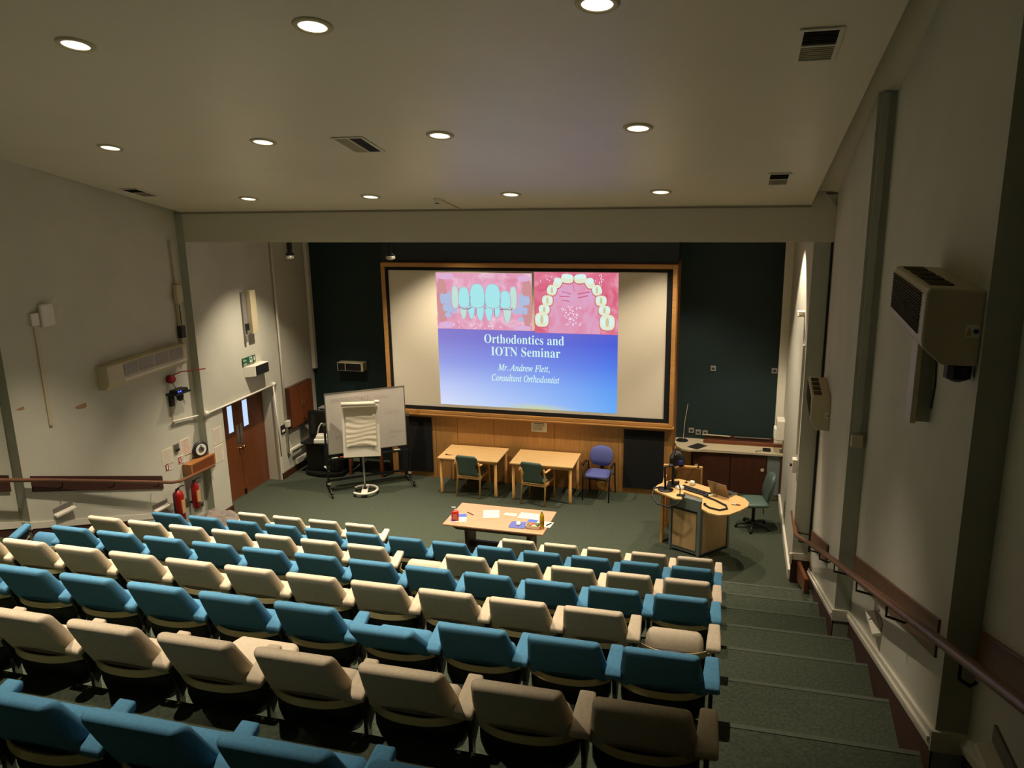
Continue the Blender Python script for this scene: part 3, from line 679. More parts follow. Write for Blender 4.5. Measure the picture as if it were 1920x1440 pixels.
t = thing('wooden_box', 'small wooden wall box holding the clock above the rail end', 'box', (-9.1, 11.52, .93)); MB().bb(0, .17, -.33, .33, 0, .2).build('body', mat('brown_box_wood', (150, 98, 52), .45, noise=.1, scale=4), t, bevel=.004); MB().bb(.172, .176, -.28, .28, .02, .18).build('front', MAHOG, t)
# fire extinguishers
def extinguisher(lab, x, y, z, h, r, hose):
    t = thing('fire_extinguisher', lab, 'extinguisher', (x, y, z), 0, 'red fire extinguishers')
    MB().lathe((0, 0, 0), [(r*.85, 0), (r, .02), (r, h*.8), (r*.85, h*.87), (r*.4, h*.93), (r*.3, h*.95)], 18).build('cylinder', RED, t, smooth=True)
    MB().bb(-.02, .02, -.03, .03, h*.95, h*1.0).build('valve', BLACK, t, bevel=.004)
    MB().tube([(0, 0, h), (.02, .08, h*1.03), (.03, .13, h*1.01)], .009, 6).build('lever', BLACK, t); MB().bb(r*.75, r+.004, -.04, .04, h*.25, h*.65).build('label_panel', mat('extinguisher_label', (196, 150, 100)), t)
    if hose: MB().tube([(0, -.02, h*.97), (0, -r*1.2, h*.9), (.02, -r*1.6, h*.6), (.03, -r*1.4, h*.25), (.03, -r*.9, h*.1)], .013, 8).build('hose', BLACK, t, smooth=True)
    return t
extinguisher('large red fire extinguisher with black hose below the handrail end', -8.93, 10.78, .28, .56, .085, True)
extinguisher('slim red fire extinguisher mounted beneath the wooden box', -8.98, 11.28, .3, .5, .065, False)
for nm in ('fire_extinguisher', 'fire_extinguisher.001'): MB().bb(-.085, 0, -.05, .05, .1, .13).build('bracket', DGREY, bpy.data.objects[nm])
plate('notice', 'plain cream instruction card on the wall behind the extinguishers', 'notice', LX(11.5), 11.5, .52, .2, .3, PAPER)
t = thing('double_socket', 'grey double wall socket beside the jacket', 'socket', (LX(11.4), 11.5, .24)); MB().bb(0, .03, -.11, .11, -.05, .05).build('plate', STEEL, t, bevel=.004)
for d in (-.05, .05): MB().bb(.03, .033, d-.025, d+.025, -.02, .025).build('outlet', DGREY, t)
# step lights in both walls
for (x, y, z, s_, lab) in ((LX(8.5), 8.5, 1.40, 1, 'white slanted step light near the pilaster base, blue row end'), (LX(10.5), 10.5, .64, 1, 'white slanted step light beside the hose of the extinguisher'),
                      (RX(6.0), 6.0, rake(6.0)+.45, -1, 'white slanted step light under the handrail on the stair wall'), (RX(2.9), 2.9, rake(2.9)+.45, -1, 'dark slanted step light opening nearest to the camera by the stairs')):
    t = thing('step_light', lab, 'step light', (x, y, z), 0, 'slanted step lights in the side walls')
    MB().prism([(0, -.17, .0), (0, .17, .0), (0, .17, .07), (0, -.17, .07)], (s_*.012, 0, 0)).build('recess', mat('recess_grey', (120, 114, 104), .8), t)
    MB().prism([(0, -.17, -.03), (s_*.07, -.17, -.05), (s_*.07, .17, -.05), (0, .17, -.03), ][::1], (0, 0, .03)).build('hood', WHITE, t, bevel=.004)
# rectangular outlet plates seen along the left wall joint
# surface conduits
t = thing('conduit', 'white surface conduit running over the doors and down beside them', 'conduit', (-8.95, 11.0, -.05))
MB().tube([(-.10, .02, 1.95), (-.13, .5, 1.88), (-.12, .7, 1.86)], .018, 8).build('run', WHITE, t, smooth=True)
MB().tube([(.0, .74, 1.88), (.0, 2.9, 1.885)], .02, 8).build('run', WHITE, t, smooth=True)
for dy in (.76, 2.9): MB().lathe((0, dy, 1.885), [(.05, -.02), (.05, .03)], 12, 'X').build('joint_box', WHITE, t, smooth=True)
MB().tube([(.02, 2.85, 1.86), (.08, 2.82, .42)], .014, 8).build('run', WHITE, t, smooth=True)
t = thing('corner_conduit', 'tall white conduit in the corner beside the wall cupboard', 'conduit', (-8.65, 13.86, .5))
MB().tube([(0, 0, 0), (0, 0, 4.6)], .02, 8).build('pipe', WHITE, t, smooth=True); MB().bb(-.03, .05, -.03, .09, .55, .68).build('switch_box', WHITE, t, bevel=.006)
t = thing('low_trunking', 'white dado trunking sloping behind the black equipment cabinet', 'trunking', (-8.66, 13.9, .5)); MB().bb(-.02, .03, 0, 1.1, 0, .05).build('trunk', WHITE, t, bevel=.006); MB().lathe((0, 0, 0), [(.04, 0), (.045, .04)], 10, 'X').build('end_cap', WHITE, t)
t = thing('wall_sockets', 'pair of white wall sockets low beside the black equipment cabinet', 'socket', (-8.66, 14.2, .2)); MB().bb(0, .04, -.1, .35, -.03, .09).build('plate', WHITE, t, bevel=.005); MB().bb(.04, .06, .15, .3, .02, .08).build('plug', WHITE, t, bevel=.005)
t = thing('small_panel', 'small black control plate between the conduit and the cupboard', 'switch', (-8.7, 13.76, 1.02)); MB().bb(0, .02, -.06, .08, -.09, .09).build('plate', BLACK, t, bevel=.003); MB().bb(.02, .022, -.04, .06, -.05, 0).build('label_strip', SIGNW, t)
# louvre box, exit sign, speaker
t = thing('wall_light', 'tall narrow louvred wall panel above the exit sign', 'wall light', (-8.98, 13.33, 3.05)); MB().bb(0, .04, -.16, .1, 0, .8).build('back_plate', mat('shade_grey', (130, 126, 120), .6), t)
MB().bb(.04, .14, -.04, .14, .02, .82).build('front_cover', CREAMP, t, bevel=.006); MB().bb(.04, .09, -.14, -.08, .1, .22).build('latch', BLACK, t); MB().bb(.0, .06, -.16, -.1, -.12, 0).build('cable_gland', mat('shade_grey', (130, 126, 120), .6), t)
t = thing('exit_sign', 'green fire exit sign with running figure and down arrow over the doors', 'sign', (-8.97, 13.24, 2.56)); MB().bb(0, .012, -.21, .21, -.068, .068).build('board', GREENS, t)
text('lettering', 'Fire\nexit', SIGNW, t, (.0135, -.19, .0), .068, (pi/2, 0, pi/2), align='LEFT')
m = MB(); m.bb(.012, .0135, .02, .1, -.05, .055); m.build('door_pictogram', SIGNW, t)
m = MB(); m.prism([(.0137, .05, .045), (.0137, .07, .045), (.0137, .07, .03), (.0137, .09, .0), (.0137, .07, .0), (.0137, .07, -.02), (.0137, .085, -.045), (.0137, .06, -.02), (.0137, .035, -.045), (.0137, .05, -.01), (.0137, .03, .0)], (.001, 0, 0)); m.build('running_figure', GREENS, t)
m = MB(); m.prism([(.012, .155, .05), (.012, .175, .05), (.012, .175, -.01), (.012, .195, .01), (.012, .165, -.05), (.012, .135, .01), (.012, .155, -.01)], (.002, 0, 0)); m.build('arrow', SIGNW, t)
t = thing('wall_loudspeaker', 'white box loudspeaker with black front under the exit sign', 'loudspeaker', (-8.98, 13.36, 2.25)); MB().prism([(0, -.28, 0), (.16, -.15, 0), (.16, .3, 0), (0, .3, 0)], (0, 0, .2)).build('cabinet', WHITE, t, bevel=.006)
MB().bb(.161, .17, -.14, .28, .012, .19).build('grille', BLACKC, t)
t = thing('notice', 'long printed programme sheet taped beside the double doors', 'notice', (-8.98, 12.06, 1.22))
for zz in (-.16, .17):
    MB().bb(0, .006, -.12, .12, zz-.15, zz+.15).build('sheet', PAPER, t)
    for k in range(9): MB().bb(.006, .007, -.1, .1*random.uniform(.4, 1), zz+.12-.03*k, zz+.128-.03*k).build('print_line', INK, t)
# doors
d1 = struct(thing('door_1', 'brown double door', 'door', (-9.02, 12.72, 0))); del d1['label']; del d1['category']
for s_, nm in ((-1, 'near'), (1, 'far')):
    y0, y1 = (-.80, -.004) if s_ < 0 else (.004, .86)
    lf = MB().bb(.0, .045, y0, y1, .01, 1.98).build('door_leaf', MAHOG, d1, bevel=.003)
    wy0, wy1 = (-.5, -.39) if s_ < 0 else (-.0+.07, .19)
    wy0, wy1 = (-.31, -.17) if s_ < 0 else (.17, .32)
    MB().bb(.044, .05, wy0, wy1, 1.33, 1.84).build('vision_panel', mat('lit_corridor_glass', (150, 180, 220), .2, emit=(190, 215, 250), estr=.9), lf)
    py = -.22 if s_ < 0 else -.12+.2
    py = -.05 if s_ < 0 else .07
    MB().bb(.045, .049, py-.04, py+.04, 1.02, 1.42).build('push_plate', STEEL, lf)
    MB().lathe((.045, py, .96), [(.012, 0), (.02, .03), (.02, .05)], 10, 'X').build('lock_knob', CHROME, lf)
MB().bb(.045, .07, -.02, .03, .02, .12).build('door_stop', BLACK, d1)
struct(MB().bb(-9.03, -8.70, 13.585, 13.62, 0, 2.0).build('trim_9', WHITE))
struct(MB().bb(-8.71, -8.685, 13.62, 13.66, 0, 2.0).build('trim_10', WHITE))
MB().bb(-9.03, -8.96, 11.9, 13.58, 0, .012).build('threshold', STEEL)
struct(bpy.data.objects['threshold']).name = 'trim_11'
# the left wall plane stands a little nearer than first surveyed: bring its fittings onto it
for o in list(bpy.data.objects):
    if o.parent or o.get('kind') == 'structure' or 'label' not in o or o.name.split('.')[0] in ('handrail', 'corner_conduit', 'low_trunking', 'wall_sockets', 'small_panel', 'theatre_seat', 'downlight', 'air_vent'): continue
    K = .969
    if o.type == 'MESH' and o.location.length < .01 and o.data.vertices[0].co.x < -8.5:
        for v in o.data.vertices: v.co = Vector((v.co.x*K, v.co.y*K, 5.7+(v.co.z-5.7)*K))
    elif o.location.x < -8.5: o.location = (o.location.x*K, o.location.y*K, 5.7+(o.location.z-5.7)*K)
# cupboard on the side wall near the screen
t = thing('wall_cupboard', 'mahogany wall cupboard with two doors on the side wall by the green bay', 'cupboard', (-8.68, 14.35, .98))
MB().bb(0, .1, -.42, .5, 0, .86).build('carcass', MAHOGD, t, bevel=.004)
for a, b in ((-.4, .03), (.04, .48)):
    d = MB().bb(.1, .115, a, b, .02, .84).build('door', MAHOG, t, bevel=.003); MB().tube([(.13, (.0 if a < 0 else .07), .38), (.14, (.0 if a < 0 else .07), .44), (.13, (.0 if a < 0 else .07), .5)], .006, 6).build('handle', CHROME, d)
# front wall speakers and sockets
t = thing('wall_loudspeaker', 'cream framed loudspeaker on the dark green wall beside the screen', 'loudspeaker', (-7.73, 15.2, 2.0)); MB().bb(-.3, .3, -.2, 0, 0, .18).build('cabinet', CREAMP, t, bevel=.006)
MB().bb(-.28, -.12, -.206, -.2, .015, .165).build('grille', BLACKC, t); MB().bb(-.1, .25, -.206, -.2, .015, .165).build('grille', BLACKC, t)
for i, (x, z, lab) in enumerate([(-.66, 1.09, 'first small grey socket plate above the counter, nearest the screen'), (-.53, 1.06, 'middle small grey socket plate above the counter'), (-.40, 1.05, 'last small grey socket plate above the counter'), (-.30, 2.33, 'lone small grey plate high on the dark green wall'), (.8, 2.33, 'small white plate beside the corner trunking of the green wall')]):
    t = thing('socket_plate', lab, 'socket', (x, 15.2, z)); MB().bb(-.05, .05, -.02, 0, -.05, .05).build('plate', mat('plate_grey', (150, 148, 140), .4, .3), t, bevel=.004); MB().bb(-.025, .025, -.024, -.02, -.02, .02).build('outlet', DGREY, t)
plate_t = thing('notice', 'white printed notice on the oak panels under the screen', 'notice', (-3.5, 14.43, 1.21)); MB().bb(-.155, .155, -.006, .008, -.105, .105).build('sheet', SIGNW, plate_t)
MB().bb(-.1, .1, -.0075, -.006, .055, .068).build('heading', BLACK, plate_t)
for k in range(6): MB().bb(-.12, random.uniform(.06, .12), -.0075, -.006, .03-.02*k, .037-.02*k).build('print_line', INKD, plate_t)
# right front corner: counter, towel dispenser
t = thing('counter', 'long low counter with pale top and mahogany sliding doors below the green wall', 'counter', (0, 15.2, 0))
m = MB(); m.plan([(-.95, 0), (-.95, -.3), (-.9, -.55), (-.8, -.68), (-.68, -.73), (-.5, -.7), (-.4, -.66), (1.0, -.66), (1.0, 0)], .89, .93); m.build('worktop', GREYP if 0 else mat('counter_top', (188, 176, 146), .5), t, bevel=.004)
MB().bb(-.42, 1.0, -.26, -.2, .93, .99).build('upstand', MAHOG, t)
MB().bb(-.42, .98, -.05, 0, .93, 1.02).build('back_rail', MAHOGD, t)
MB().bb(-.6, .97, -.6, -.02, .1, .885).build('carcass', MAHOGD, t)
for a, b, kx in ((-.58, .08, -.52), (.1, .72, .66)):
    d = MB().bb(a, b, -.63, -.6, .12, .87).build('sliding_door', MAHOGD, t, bevel=.003); MB().lathe((kx, -.63, .6), [(.03, 0), (.034, .006)], 14, '-Y').build('pull', CREAMP, d)
MB().bb(.74, .96, -.62, -.6, .12, .87).build('end_panel', GREYP, t); MB().bb(.96, 1.0, -.64, -.0, 0, .9).build('end_post', MAHOGD, t)
MB().bb(-.94, -.62, -.55, -.02, 0, .89).build('light_wood_end', OAK, t, bevel=.004); MB().bb(-.6, .97, -.55, -.5, 0, .1).build('plinth', WHITE, t)
MB().box((-.52, -.5, .933), (.22, .32, .006), R3('Z', -35)).build('inset_plate', DGREY, t)
t = thing('disc_base', 'round black base with thin rod standing on the counter end', 'stand', (-.82, 15.0, .93)); MB().lathe((0, 0, 0), [(.11, 0), (.115, .008), (.1, .02)], 24).build('base', BLACK, t, smooth=True); MB().tube([(.02, .05, .02), (.03, .1, .3), (.08, .14, .7)], .005, 6).build('rod', CREAMP, t)
t = thing('blind_rod', 'pale rod lying along the back of the counter', 'rod', (.05, 15.13, 1.03)); MB().tube([(-.5, 0, .01), (.02, 0, .0)], .012, 8).build('rod', CREAMP, t); MB().tube([(.1, 0, 0), (.75, 0, -.0)], .008, 8).build('thin_rod', STEEL, t)
t = thing('desk_phone', 'small black object near the corner end of the counter', 'telephone', (.72, 14.7, .93)); MB().bb(-.07, .07, -.06, .06, 0, .04).build('base', BLACK, t, bevel=.01); MB().tube([(-.08, -.07, .02), (-.2, -.1, .01)], .006, 6).build('cord', BLACK, t)
t = thing('towel_dispenser', 'white paper towel dispenser on the side wall above the counter', 'dispenser', (1.0, 14.62, 1.2)); MB().bb(-.14, 0, -.15, .15, 0, .38).build('housing', WHITE, t, bevel=.02); MB().bb(-.18, -.13, -.12, .1, .02, .22).build('tray', SIGNW, t, bevel=.01)
t = thing('wall_bracket', 'small white camera bracket high on the front side wall', 'bracket', (1.0, 12.1, 3.87)); MB().bb(-.1, 0, -.06, .06, -.04, .04).build('body', WHITE, t, bevel=.01); MB().tube([(-.05, -.06, 0), (-.1, -.2, .04), (-.1, -.25, .0)], .012, 6).build('arm', WHITE, t)
t = thing('door_holder', 'white door holder box with black knob on the front side wall', 'switch', (1.0, 11.6, 1.75)); MB().bb(-.07, 0, -.07, .07, -.1, .1).build('body', WHITE, t, bevel=.008); MB().lathe((-.07, 0, .0), [(.02, 0), (.025, -.03)], 10, 'X').build('knob', BLACK, t)
t = thing('corner_trunking', 'white vertical trunking on the front side wall above the door holder', 'trunking', (1.0, 11.62, 1.9)); MB().bb(-.03, 0, 0, .05, 0, 1.6).build('trunk', WHITE, t)

# ---------------------------------------------------------------- stage furniture
def table(lab, x, y, wd, dp, group):
    t = thing('side_table', lab, 'table', (x, y, 0), 0, group)
    MB().bb(-wd/2, wd/2, -dp/2, dp/2, .712, .74).build('tabletop', BEECH, t, bevel=.006)
    for s_ in (-1, 1): MB().bb(-wd/2+.09, wd/2-.09, s_*(dp/2-.075)-.011, s_*(dp/2-.075)+.011, .65, .712).build('apron', BEECHL, t)
    for s_ in (-1, 1): MB().bb(s_*(wd/2-.07)-.011, s_*(wd/2-.07)+.011, -dp/2+.09, dp/2-.09, .65, .712).build('apron', BEECHL, t)
    for sx_ in (-1, 1):
        for sy_ in (-1, 1): MB().lathe((sx_*(wd/2-.06), sy_*(dp/2-.06), 0), [(.026, 0), (.03, .05), (.03, .712)], 14).build('leg', BEECHL, t, smooth=True)
    return t
table('light beech table beside the black wall panel, green chair in front', -4.7, 13.98, 1.2, .82, 'beech tables along the oak panels')
table('light beech table between the other beech table and the blue chair', -3.27, 13.98, 1.2, .82, 'beech tables along the oak panels')
t = thing('keys', 'small dark bunch of keys on the corner of a beech table', 'keys', (-5.12, 13.75, .742)); MB().lathe((0, 0, 0), [(.025, 0), (.025, .004)], 12).build('ring', CHROME, t); MB().bb(-.08, -.03, -.01, .03, 0, .014).build('fob', mat('fob_brown', (90, 40, 20)), t, bevel=.004); MB().bb(.02, .08, .0, .02, 0, .004).build('key', CHROME, t)
def wood_chair(lab, x, y, rz):
    t = thing('armchair', lab, 'chair', (x, y, 0), rz, 'beech chairs with green backs')   # faces +y, back at -y
    for s_ in (-1, 1):
        MB().tube([(s_*.235, -.27, 0), (s_*.225, -.20, .42), (s_*.23, -.25, .62), (s_*.235, -.29, .72)], [.018, .021, .02, .018], 8, (.9, 1.1)).build('rear_leg', BEECHL, t, smooth=True)
        MB().tube([(s_*.25, .24, 0), (s_*.25, .22, .42), (s_*.25, .2, .62)], .019, 8).build('front_leg', BEECHL, t, smooth=True)
        MB().tube([(s_*.245, -.28, .66), (s_*.27, -.05, .665), (s_*.27, .22, .645)], .022, 8, (1.2, .7)).build('armrest', BEECHL, t, smooth=True)
        MB().bb(s_*.235-.012, s_*.235+.012, -.2, .22, .37, .42).build('side_rail', BEECHL, t)
    MB().bb(-.22, .22, -.225, -.2, .36, .41).build('back_rail', BEECHL, t, bevel=.004)
    MB().bb(-.22, .22, .2, .225, .37, .42).build('front_rail', BEECHL, t)
    R = []
    for z, hx in ((.0, .2), (.02, .225), (.045, .225), (.06, .19)): R.append([(x_, y_+.02, .415+z) for x_, y_ in rrect(hx, hx*.98, .07, 4)])
    MB().quadring(R).build('seat', GREENF, t, smooth=True)
    # waisted back pad
    R = []; n = 9
    for k in range(n+1):
        v = k/n; hw = (.195+.03*v) - .05*math.exp(-((v-.48)/.16)**2)+.02*(v > .9)*0; z = .43+.44*v; y0 = -.215-.10*v
        hw = hw if k < n else hw*.8
        R.append([(x_, y_+y0+.05*(1-(x_/.23)**2)*-1, z-(.02*(x_/.2)**2 if v > .8 else 0)) for x_, y_ in rrect(hw, .016, .014, 3)])
    MB().quadring(R).build('backrest', GREENF, t, smooth=True)
    return t
wood_chair('beech armchair with waisted green back at the table near the black panel', -4.66, 13.78, -.06)
wood_chair('beech armchair with waisted green back at the table near the blue chair', -3.36, 13.68, -.12)
t = thing('blue_chair', 'violet-blue fabric chair with black frame between table and black wall panel', 'chair', (-2.28, 14.12, 0), -.08)
R = []
for z, hx in ((0, .2), (.02, .235), (.05, .235), (.068, .2)): R.append([(x_, y_, .42+z) for x_, y_ in rrect(hx, hx*.95, .09, 5)])
MB().quadring(R).build('seat', BLUEC, t, smooth=True)
R = []
for z, hx, ht in ((0, .1, .02), (.03, .17, .03), (.12, .215, .035), (.22, .225, .035), (.3, .2, .034), (.35, .14, .028), (.365, .07, .012)): R.append([(x_, y_+.21+z*.16-.05*(x_/.22)**2, .56+z) for x_, y_ in rrect(hx, ht, ht*.8, 4)])
MB().quadring(R).build('backrest', BLUEC, t, smooth=True)
for s_ in (-1, 1):
    MB().tube([(s_*.25, -.26, 0), (s_*.25, -.22, .4), (s_*.27, -.18, .62), (s_*.27, .0, .66), (s_*.26, .2, .62), (s_*.25, .24, .42), (s_*.25, .3, 0)], .013, 8).build('side_frame', BLACK, t, smooth=True)
    MB().bb(s_*.27-.02, s_*.27+.02, -.16, .1, .655, .675).build('arm_pad', BLACK, t, bevel=.006)
for yy in (-.2, .2): MB().tube([(-.25, yy, .405), (.25, yy, .405)], .011, 6).build('cross_bar', BLACK, t)
MB().tube([(0, .24, .42), (0, .26, .6)], .014, 6).build('back_strut', BLACK, t)
# long front table
t = thing('long_table', 'long wooden table with trestle base in front of the seats', 'table', (-3.32, 11.08, 0), -.02)
MB().bb(-.79, .79, -.44, .44, .715, .74).build('tabletop', TOPW, t, bevel=.004)
MB().prism([(-.72, -.36, .715), (.72, -.36, .715), (.6, -.36, .64), (-.6, -.36, .64)], (0, .03, 0)).build('side_rail', DARKW, t)
MB().prism([(-.72, .33, .715), (.72, .33, .715), (.6, .33, .64), (-.6, .33, .64)], (0, .03, 0)).build('side_rail', DARKW, t)
for s_ in (-1, 1):
    MB().prism([(s_*.5-.03, -.2, .66), (s_*.5-.03, .2, .66), (s_*.5-.03, .16, .0), (s_*.5-.03, -.16, .0)], (.06, 0, 0)).build('leg', DARKW, t, bevel=.003)
    MB().bb(s_*.5-.035, s_*.5+.035, -.34, .34, .0, .04).build('foot', DARKW, t, bevel=.004); MB().bb(s_*.5-.035, s_*.5+.035, -.34, .34, .66, .714).build('bearer', DARKW, t)
MB().bb(-.5, .5, -.03, .03, .22, .32).build('stretcher', DARKW, t)
TZ = .741
t = thing('leaflet', 'blue and white leaflet under the red pump bottle', 'leaflet', (-3.95, 10.93, TZ), .3); MB().bb(-.12, .12, -.16, .16, 0, .002).build('sheet', PAPER, t); MB().bb(-.12, .12, .02, .15, .002, .003).build('blue_block', BLUEI, t); MB().bb(-.12, -.04, -.14, 0, .002, .003).build('blue_block', BLUEI, t)
t = thing('pump_bottle', 'red hand sanitiser bottle with white pump on the leaflet', 'bottle', (-3.97, 10.83, TZ+.004), .2)
MB().quadring([[(x_, y_, z) for x_, y_ in rrect(a, b, .015, 3)] for z, a, b in ((0, .05, .033), (.01, .055, .036), (.13, .055, .036), (.15, .04, .028), (.16, .015, .015))]).build('bottle_body', mat('red_soap', (186, 40, 34), .25), t, smooth=True)
MB().bb(-.035, .035, -.039, -.036, .03, .11).build('label_panel', mat('pale_label', (200, 120, 100)), t); MB().lathe((0, 0, 0), [(.014, .16), (.016, .175), (.006, .18), (.006, .205), (.012, .207), (.012, .215)], 12).build('pump', SIGNW, t, smooth=True); MB().bb(-.05, .012, -.01, .01, .205, .217).build('nozzle', SIGNW, t, bevel=.003)
t = thing('pen', 'dark pen lying near the red pump bottle', 'pen', (-3.82, 11.12, TZ), -.6); MB().tube([(-.08, 0, .007), (.07, 0, .007)], .006, 8).build('barrel', mat('pen_maroon', (60, 20, 30), .3), t, smooth=True); MB().tube([(.07, 0, .007), (.09, 0, .006)], [.005, .001], 8).build('tip', CHROME, t)
def sheet(lab, x, y, wd, dp, rz): 
    t = thing('paper_sheet', lab, 'paper', (x, y, TZ), rz); MB().bb(-wd/2, wd/2, -dp/2, dp/2, 0, .0015).build('sheet', PAPER, t)
    for k in range(4): MB().bb(-wd*.38, wd*.3, dp*(.3-.16*k), dp*(.315-.16*k), .0015, .002).build('print_line', INK, t)
sheet('large tilted white sheet of paper on the long table', -3.5, 11.19, .25, .3, .28)
sheet('small cream slip of paper in the middle of the long table', -3.2, 11.24, .2, .1, -.02)
sheet('cream sheet of paper lying lengthways near the yellow bottle', -2.88, 11.24, .36, .22, -.05)
t = thing('mouse_mat', 'violet-blue mat under a white mouse on the long table', 'mat', (-2.98, 10.87, TZ)); MB().plan(rrect(.13, .12, .04, 4), 0, .006).build('pad', BLUEC, t)
t = thing('computer_mouse', 'white mouse on the violet-blue mat', 'mouse', (-2.98, 10.89, TZ+.007), .2); MB().quadring([[(x_, y_, z) for x_, y_ in rrect(a, b, a*.9, 4)] for z, a, b in ((0, .032, .055), (.015, .034, .058), (.03, .026, .045), (.036, .01, .02))]).build('shell', SIGNW, t, smooth=True); MB().bb(-.003, .003, .02, .04, .028, .036).build('wheel', BLACK, t)
t = thing('snack_tray', 'small clear tray of wrapped sweets beside the yellow bottle', 'tray', (-2.73, 10.84, TZ)); m = MB(); m.bb(-.11, .11, -.07, .07, 0, .005); m.bb(-.11, .11, -.07, -.066, 0, .05); m.bb(-.11, .11, .066, .07, 0, .05); m.bb(-.11, -.106, -.07, .07, 0, .05); m.bb(.106, .11, -.07, .07, 0, .05); m.build('tray_shell', PAPER, t)
for i, (dx, dy, c) in enumerate(((-.06, .02, (220, 120, 60)), (.0, -.02, (230, 220, 200)), (.05, .03, (60, 110, 60)), (.03, -.03, (220, 190, 90)), (-.03, .04, (200, 70, 50)), (-.07, -.03, (40, 90, 60)))):
    o = MB().lathe((-2.73+dx, 10.84+dy, TZ+.006), [(.012, 0), (.028, .012), (.028, .03), (.01, .045)], 10).build('wrapped_sweet', mat('sweet_%d' % i, c, .4), smooth=True)
    tag(o, ('orange', 'white', 'dark green', 'yellow', 'red', 'deep green')[i]+' wrapped sweet in the small tray on the long table', 'sweet', 'wrapped sweets in the tray')
t = thing('leaflet', 'blue and white leaflet behind the yellow bottle and the tray', 'leaflet', (-2.68, 11.0, TZ), -.1); MB().bb(-.2, .2, -.1, .1, 0, .002).build('sheet', PAPER, t); MB().bb(-.2, -.05, -.06, .1, .002, .003).build('blue_block', BLUEI, t); MB().bb(.02, .08, -.08, -.01, .002, .003).build('blue_block', BLUEI, t)
t = thing('marker_pen', 'short dark marker pen on the leaflet by the table edge', 'pen', (-2.53, 10.98, TZ+.003), 1.0); MB().tube([(-.05, 0, .009), (.05, 0, .009)], .009, 8).build('barrel', BLACK, t, smooth=True); MB().tube([(.05, 0, .009), (.07, 0, .009)], .007, 8).build('cap', SIGNW, t)
t = thing('juice_bottle', 'tall yellow liquid bottle standing at the end of the long table', 'bottle', (-2.6, 10.83, TZ)); MB().lathe((0, 0, 0), [(.032, 0), (.036, .01), (.036, .2), (.03, .225), (.014, .25), (.014, .26)], 16).build('bottle_body', mat('yellow_juice', (196, 160, 30), .15), t, smooth=True); MB().lathe((0, 0, 0), [(.017, .26), (.017, .285)], 12).build('cap', SIGNW, t); MB().lathe((0, 0, 0), [(.037, .06), (.037, .13)], 16).build('wrapper', mat('dark_yellow', (150, 120, 30), .3), t)

# whiteboard on wheels
wbx, wby = -6.76, 13.65; ang = math.atan2(.9, 1.22)
t = thing('mobile_whiteboard', 'large mobile whiteboard on a black wheeled frame, faint writing on it', 'whiteboard', (wbx, wby, 0), ang)
MB().bb(-.76, .76, -.012, .012, .78, 1.97).build('board', WB, t)
m = MB(); m.bb(-.775, .775, -.018, .018, 1.965, 1.98); m.bb(-.775, .775, -.018, .018, .765, .78); m.bb(-.775, -.76, -.018, .018, .78, 1.965); m.bb(.76, .775, -.018, .018, .78, 1.965); m.build('edge_frame', STEEL, t)
for s_ in (-1, 1):
    MB().bb(s_*.81-.02, s_*.81+.02, -.02, .02, .06, 1.4).build('upright', BLACK, t, bevel=.004)
    f = MB().tube([(s_*.8, -.36, .09), (s_*.8, -.1, .12), (s_*.8, .1, .12), (s_*.8, .36, .09)], .022, 8).build('foot', BLACK, t, smooth=True)
    for yy in (-.35, .35):
        w_ = MB().lathe((s_*.8-.014, yy, .04), [(.03, 0), (.04, .004), (.04, .024), (.03, .028)], 14, 'X').build('castor', BLACK, t, smooth=True)
    MB().bb(s_*.81-.03, s_*.81+.03, -.03, .03, 1.36, 1.42).build('clamp', CHROME, t)
    MB().bb(s_*.8-.03, s_*.8+.03, -.03, .03, .16, .2).build('collar', CREAMP, t)
MB().bb(-.8, .8, -.015, .015, .22, .26).build('lower_bar', BLACK, t); MB().bb(-.8, .8, -.07, .0, .66, .69).build('pen_tray', BLACK, t)
for i, (x, c) in enumerate(((-.66, SIGNW), (-.5, mat('orange_marker', (220, 90, 40))), (.56, SIGNW))):
    o = MB().tube([(-.06, -.035, .7), (.06, -.035, .7)], .011, 8).build('whiteboard_marker', c); o.location = (wbx+x*cos(ang), wby+x*sin(ang), 0); o.rotation_euler = (0, 0, ang)
    tag(o, ('white marker at the near end of the whiteboard pen tray', 'orange marker on the whiteboard pen tray', 'white marker at the wall end of the whiteboard pen tray')[i], 'marker', 'markers on the pen tray')
text('handwriting', 'DIFFERENTIALS', INK, t, (-.66, -.0135, 1.78), .12, align='LEFT', width=.72, offset=-.002)
text('handwriting', 'Vision', INK, t, (.18, -.0135, 1.77), .11, align='LEFT', offset=-.002)
text('handwriting', '\u2014\n\u2014\nSUP TA', INK, t, (.36, -.0135, 1.62), .09, align='LEFT', offset=-.002)
text('handwriting', 'Surgery\nmm', INK, t, (.45, -.0135, 1.05), .1, align='LEFT', offset=-.002)
text('handwriting', 'RPg', INK, t, (-.62, -.0135, 1.05), .1, align='LEFT', offset=-.002)
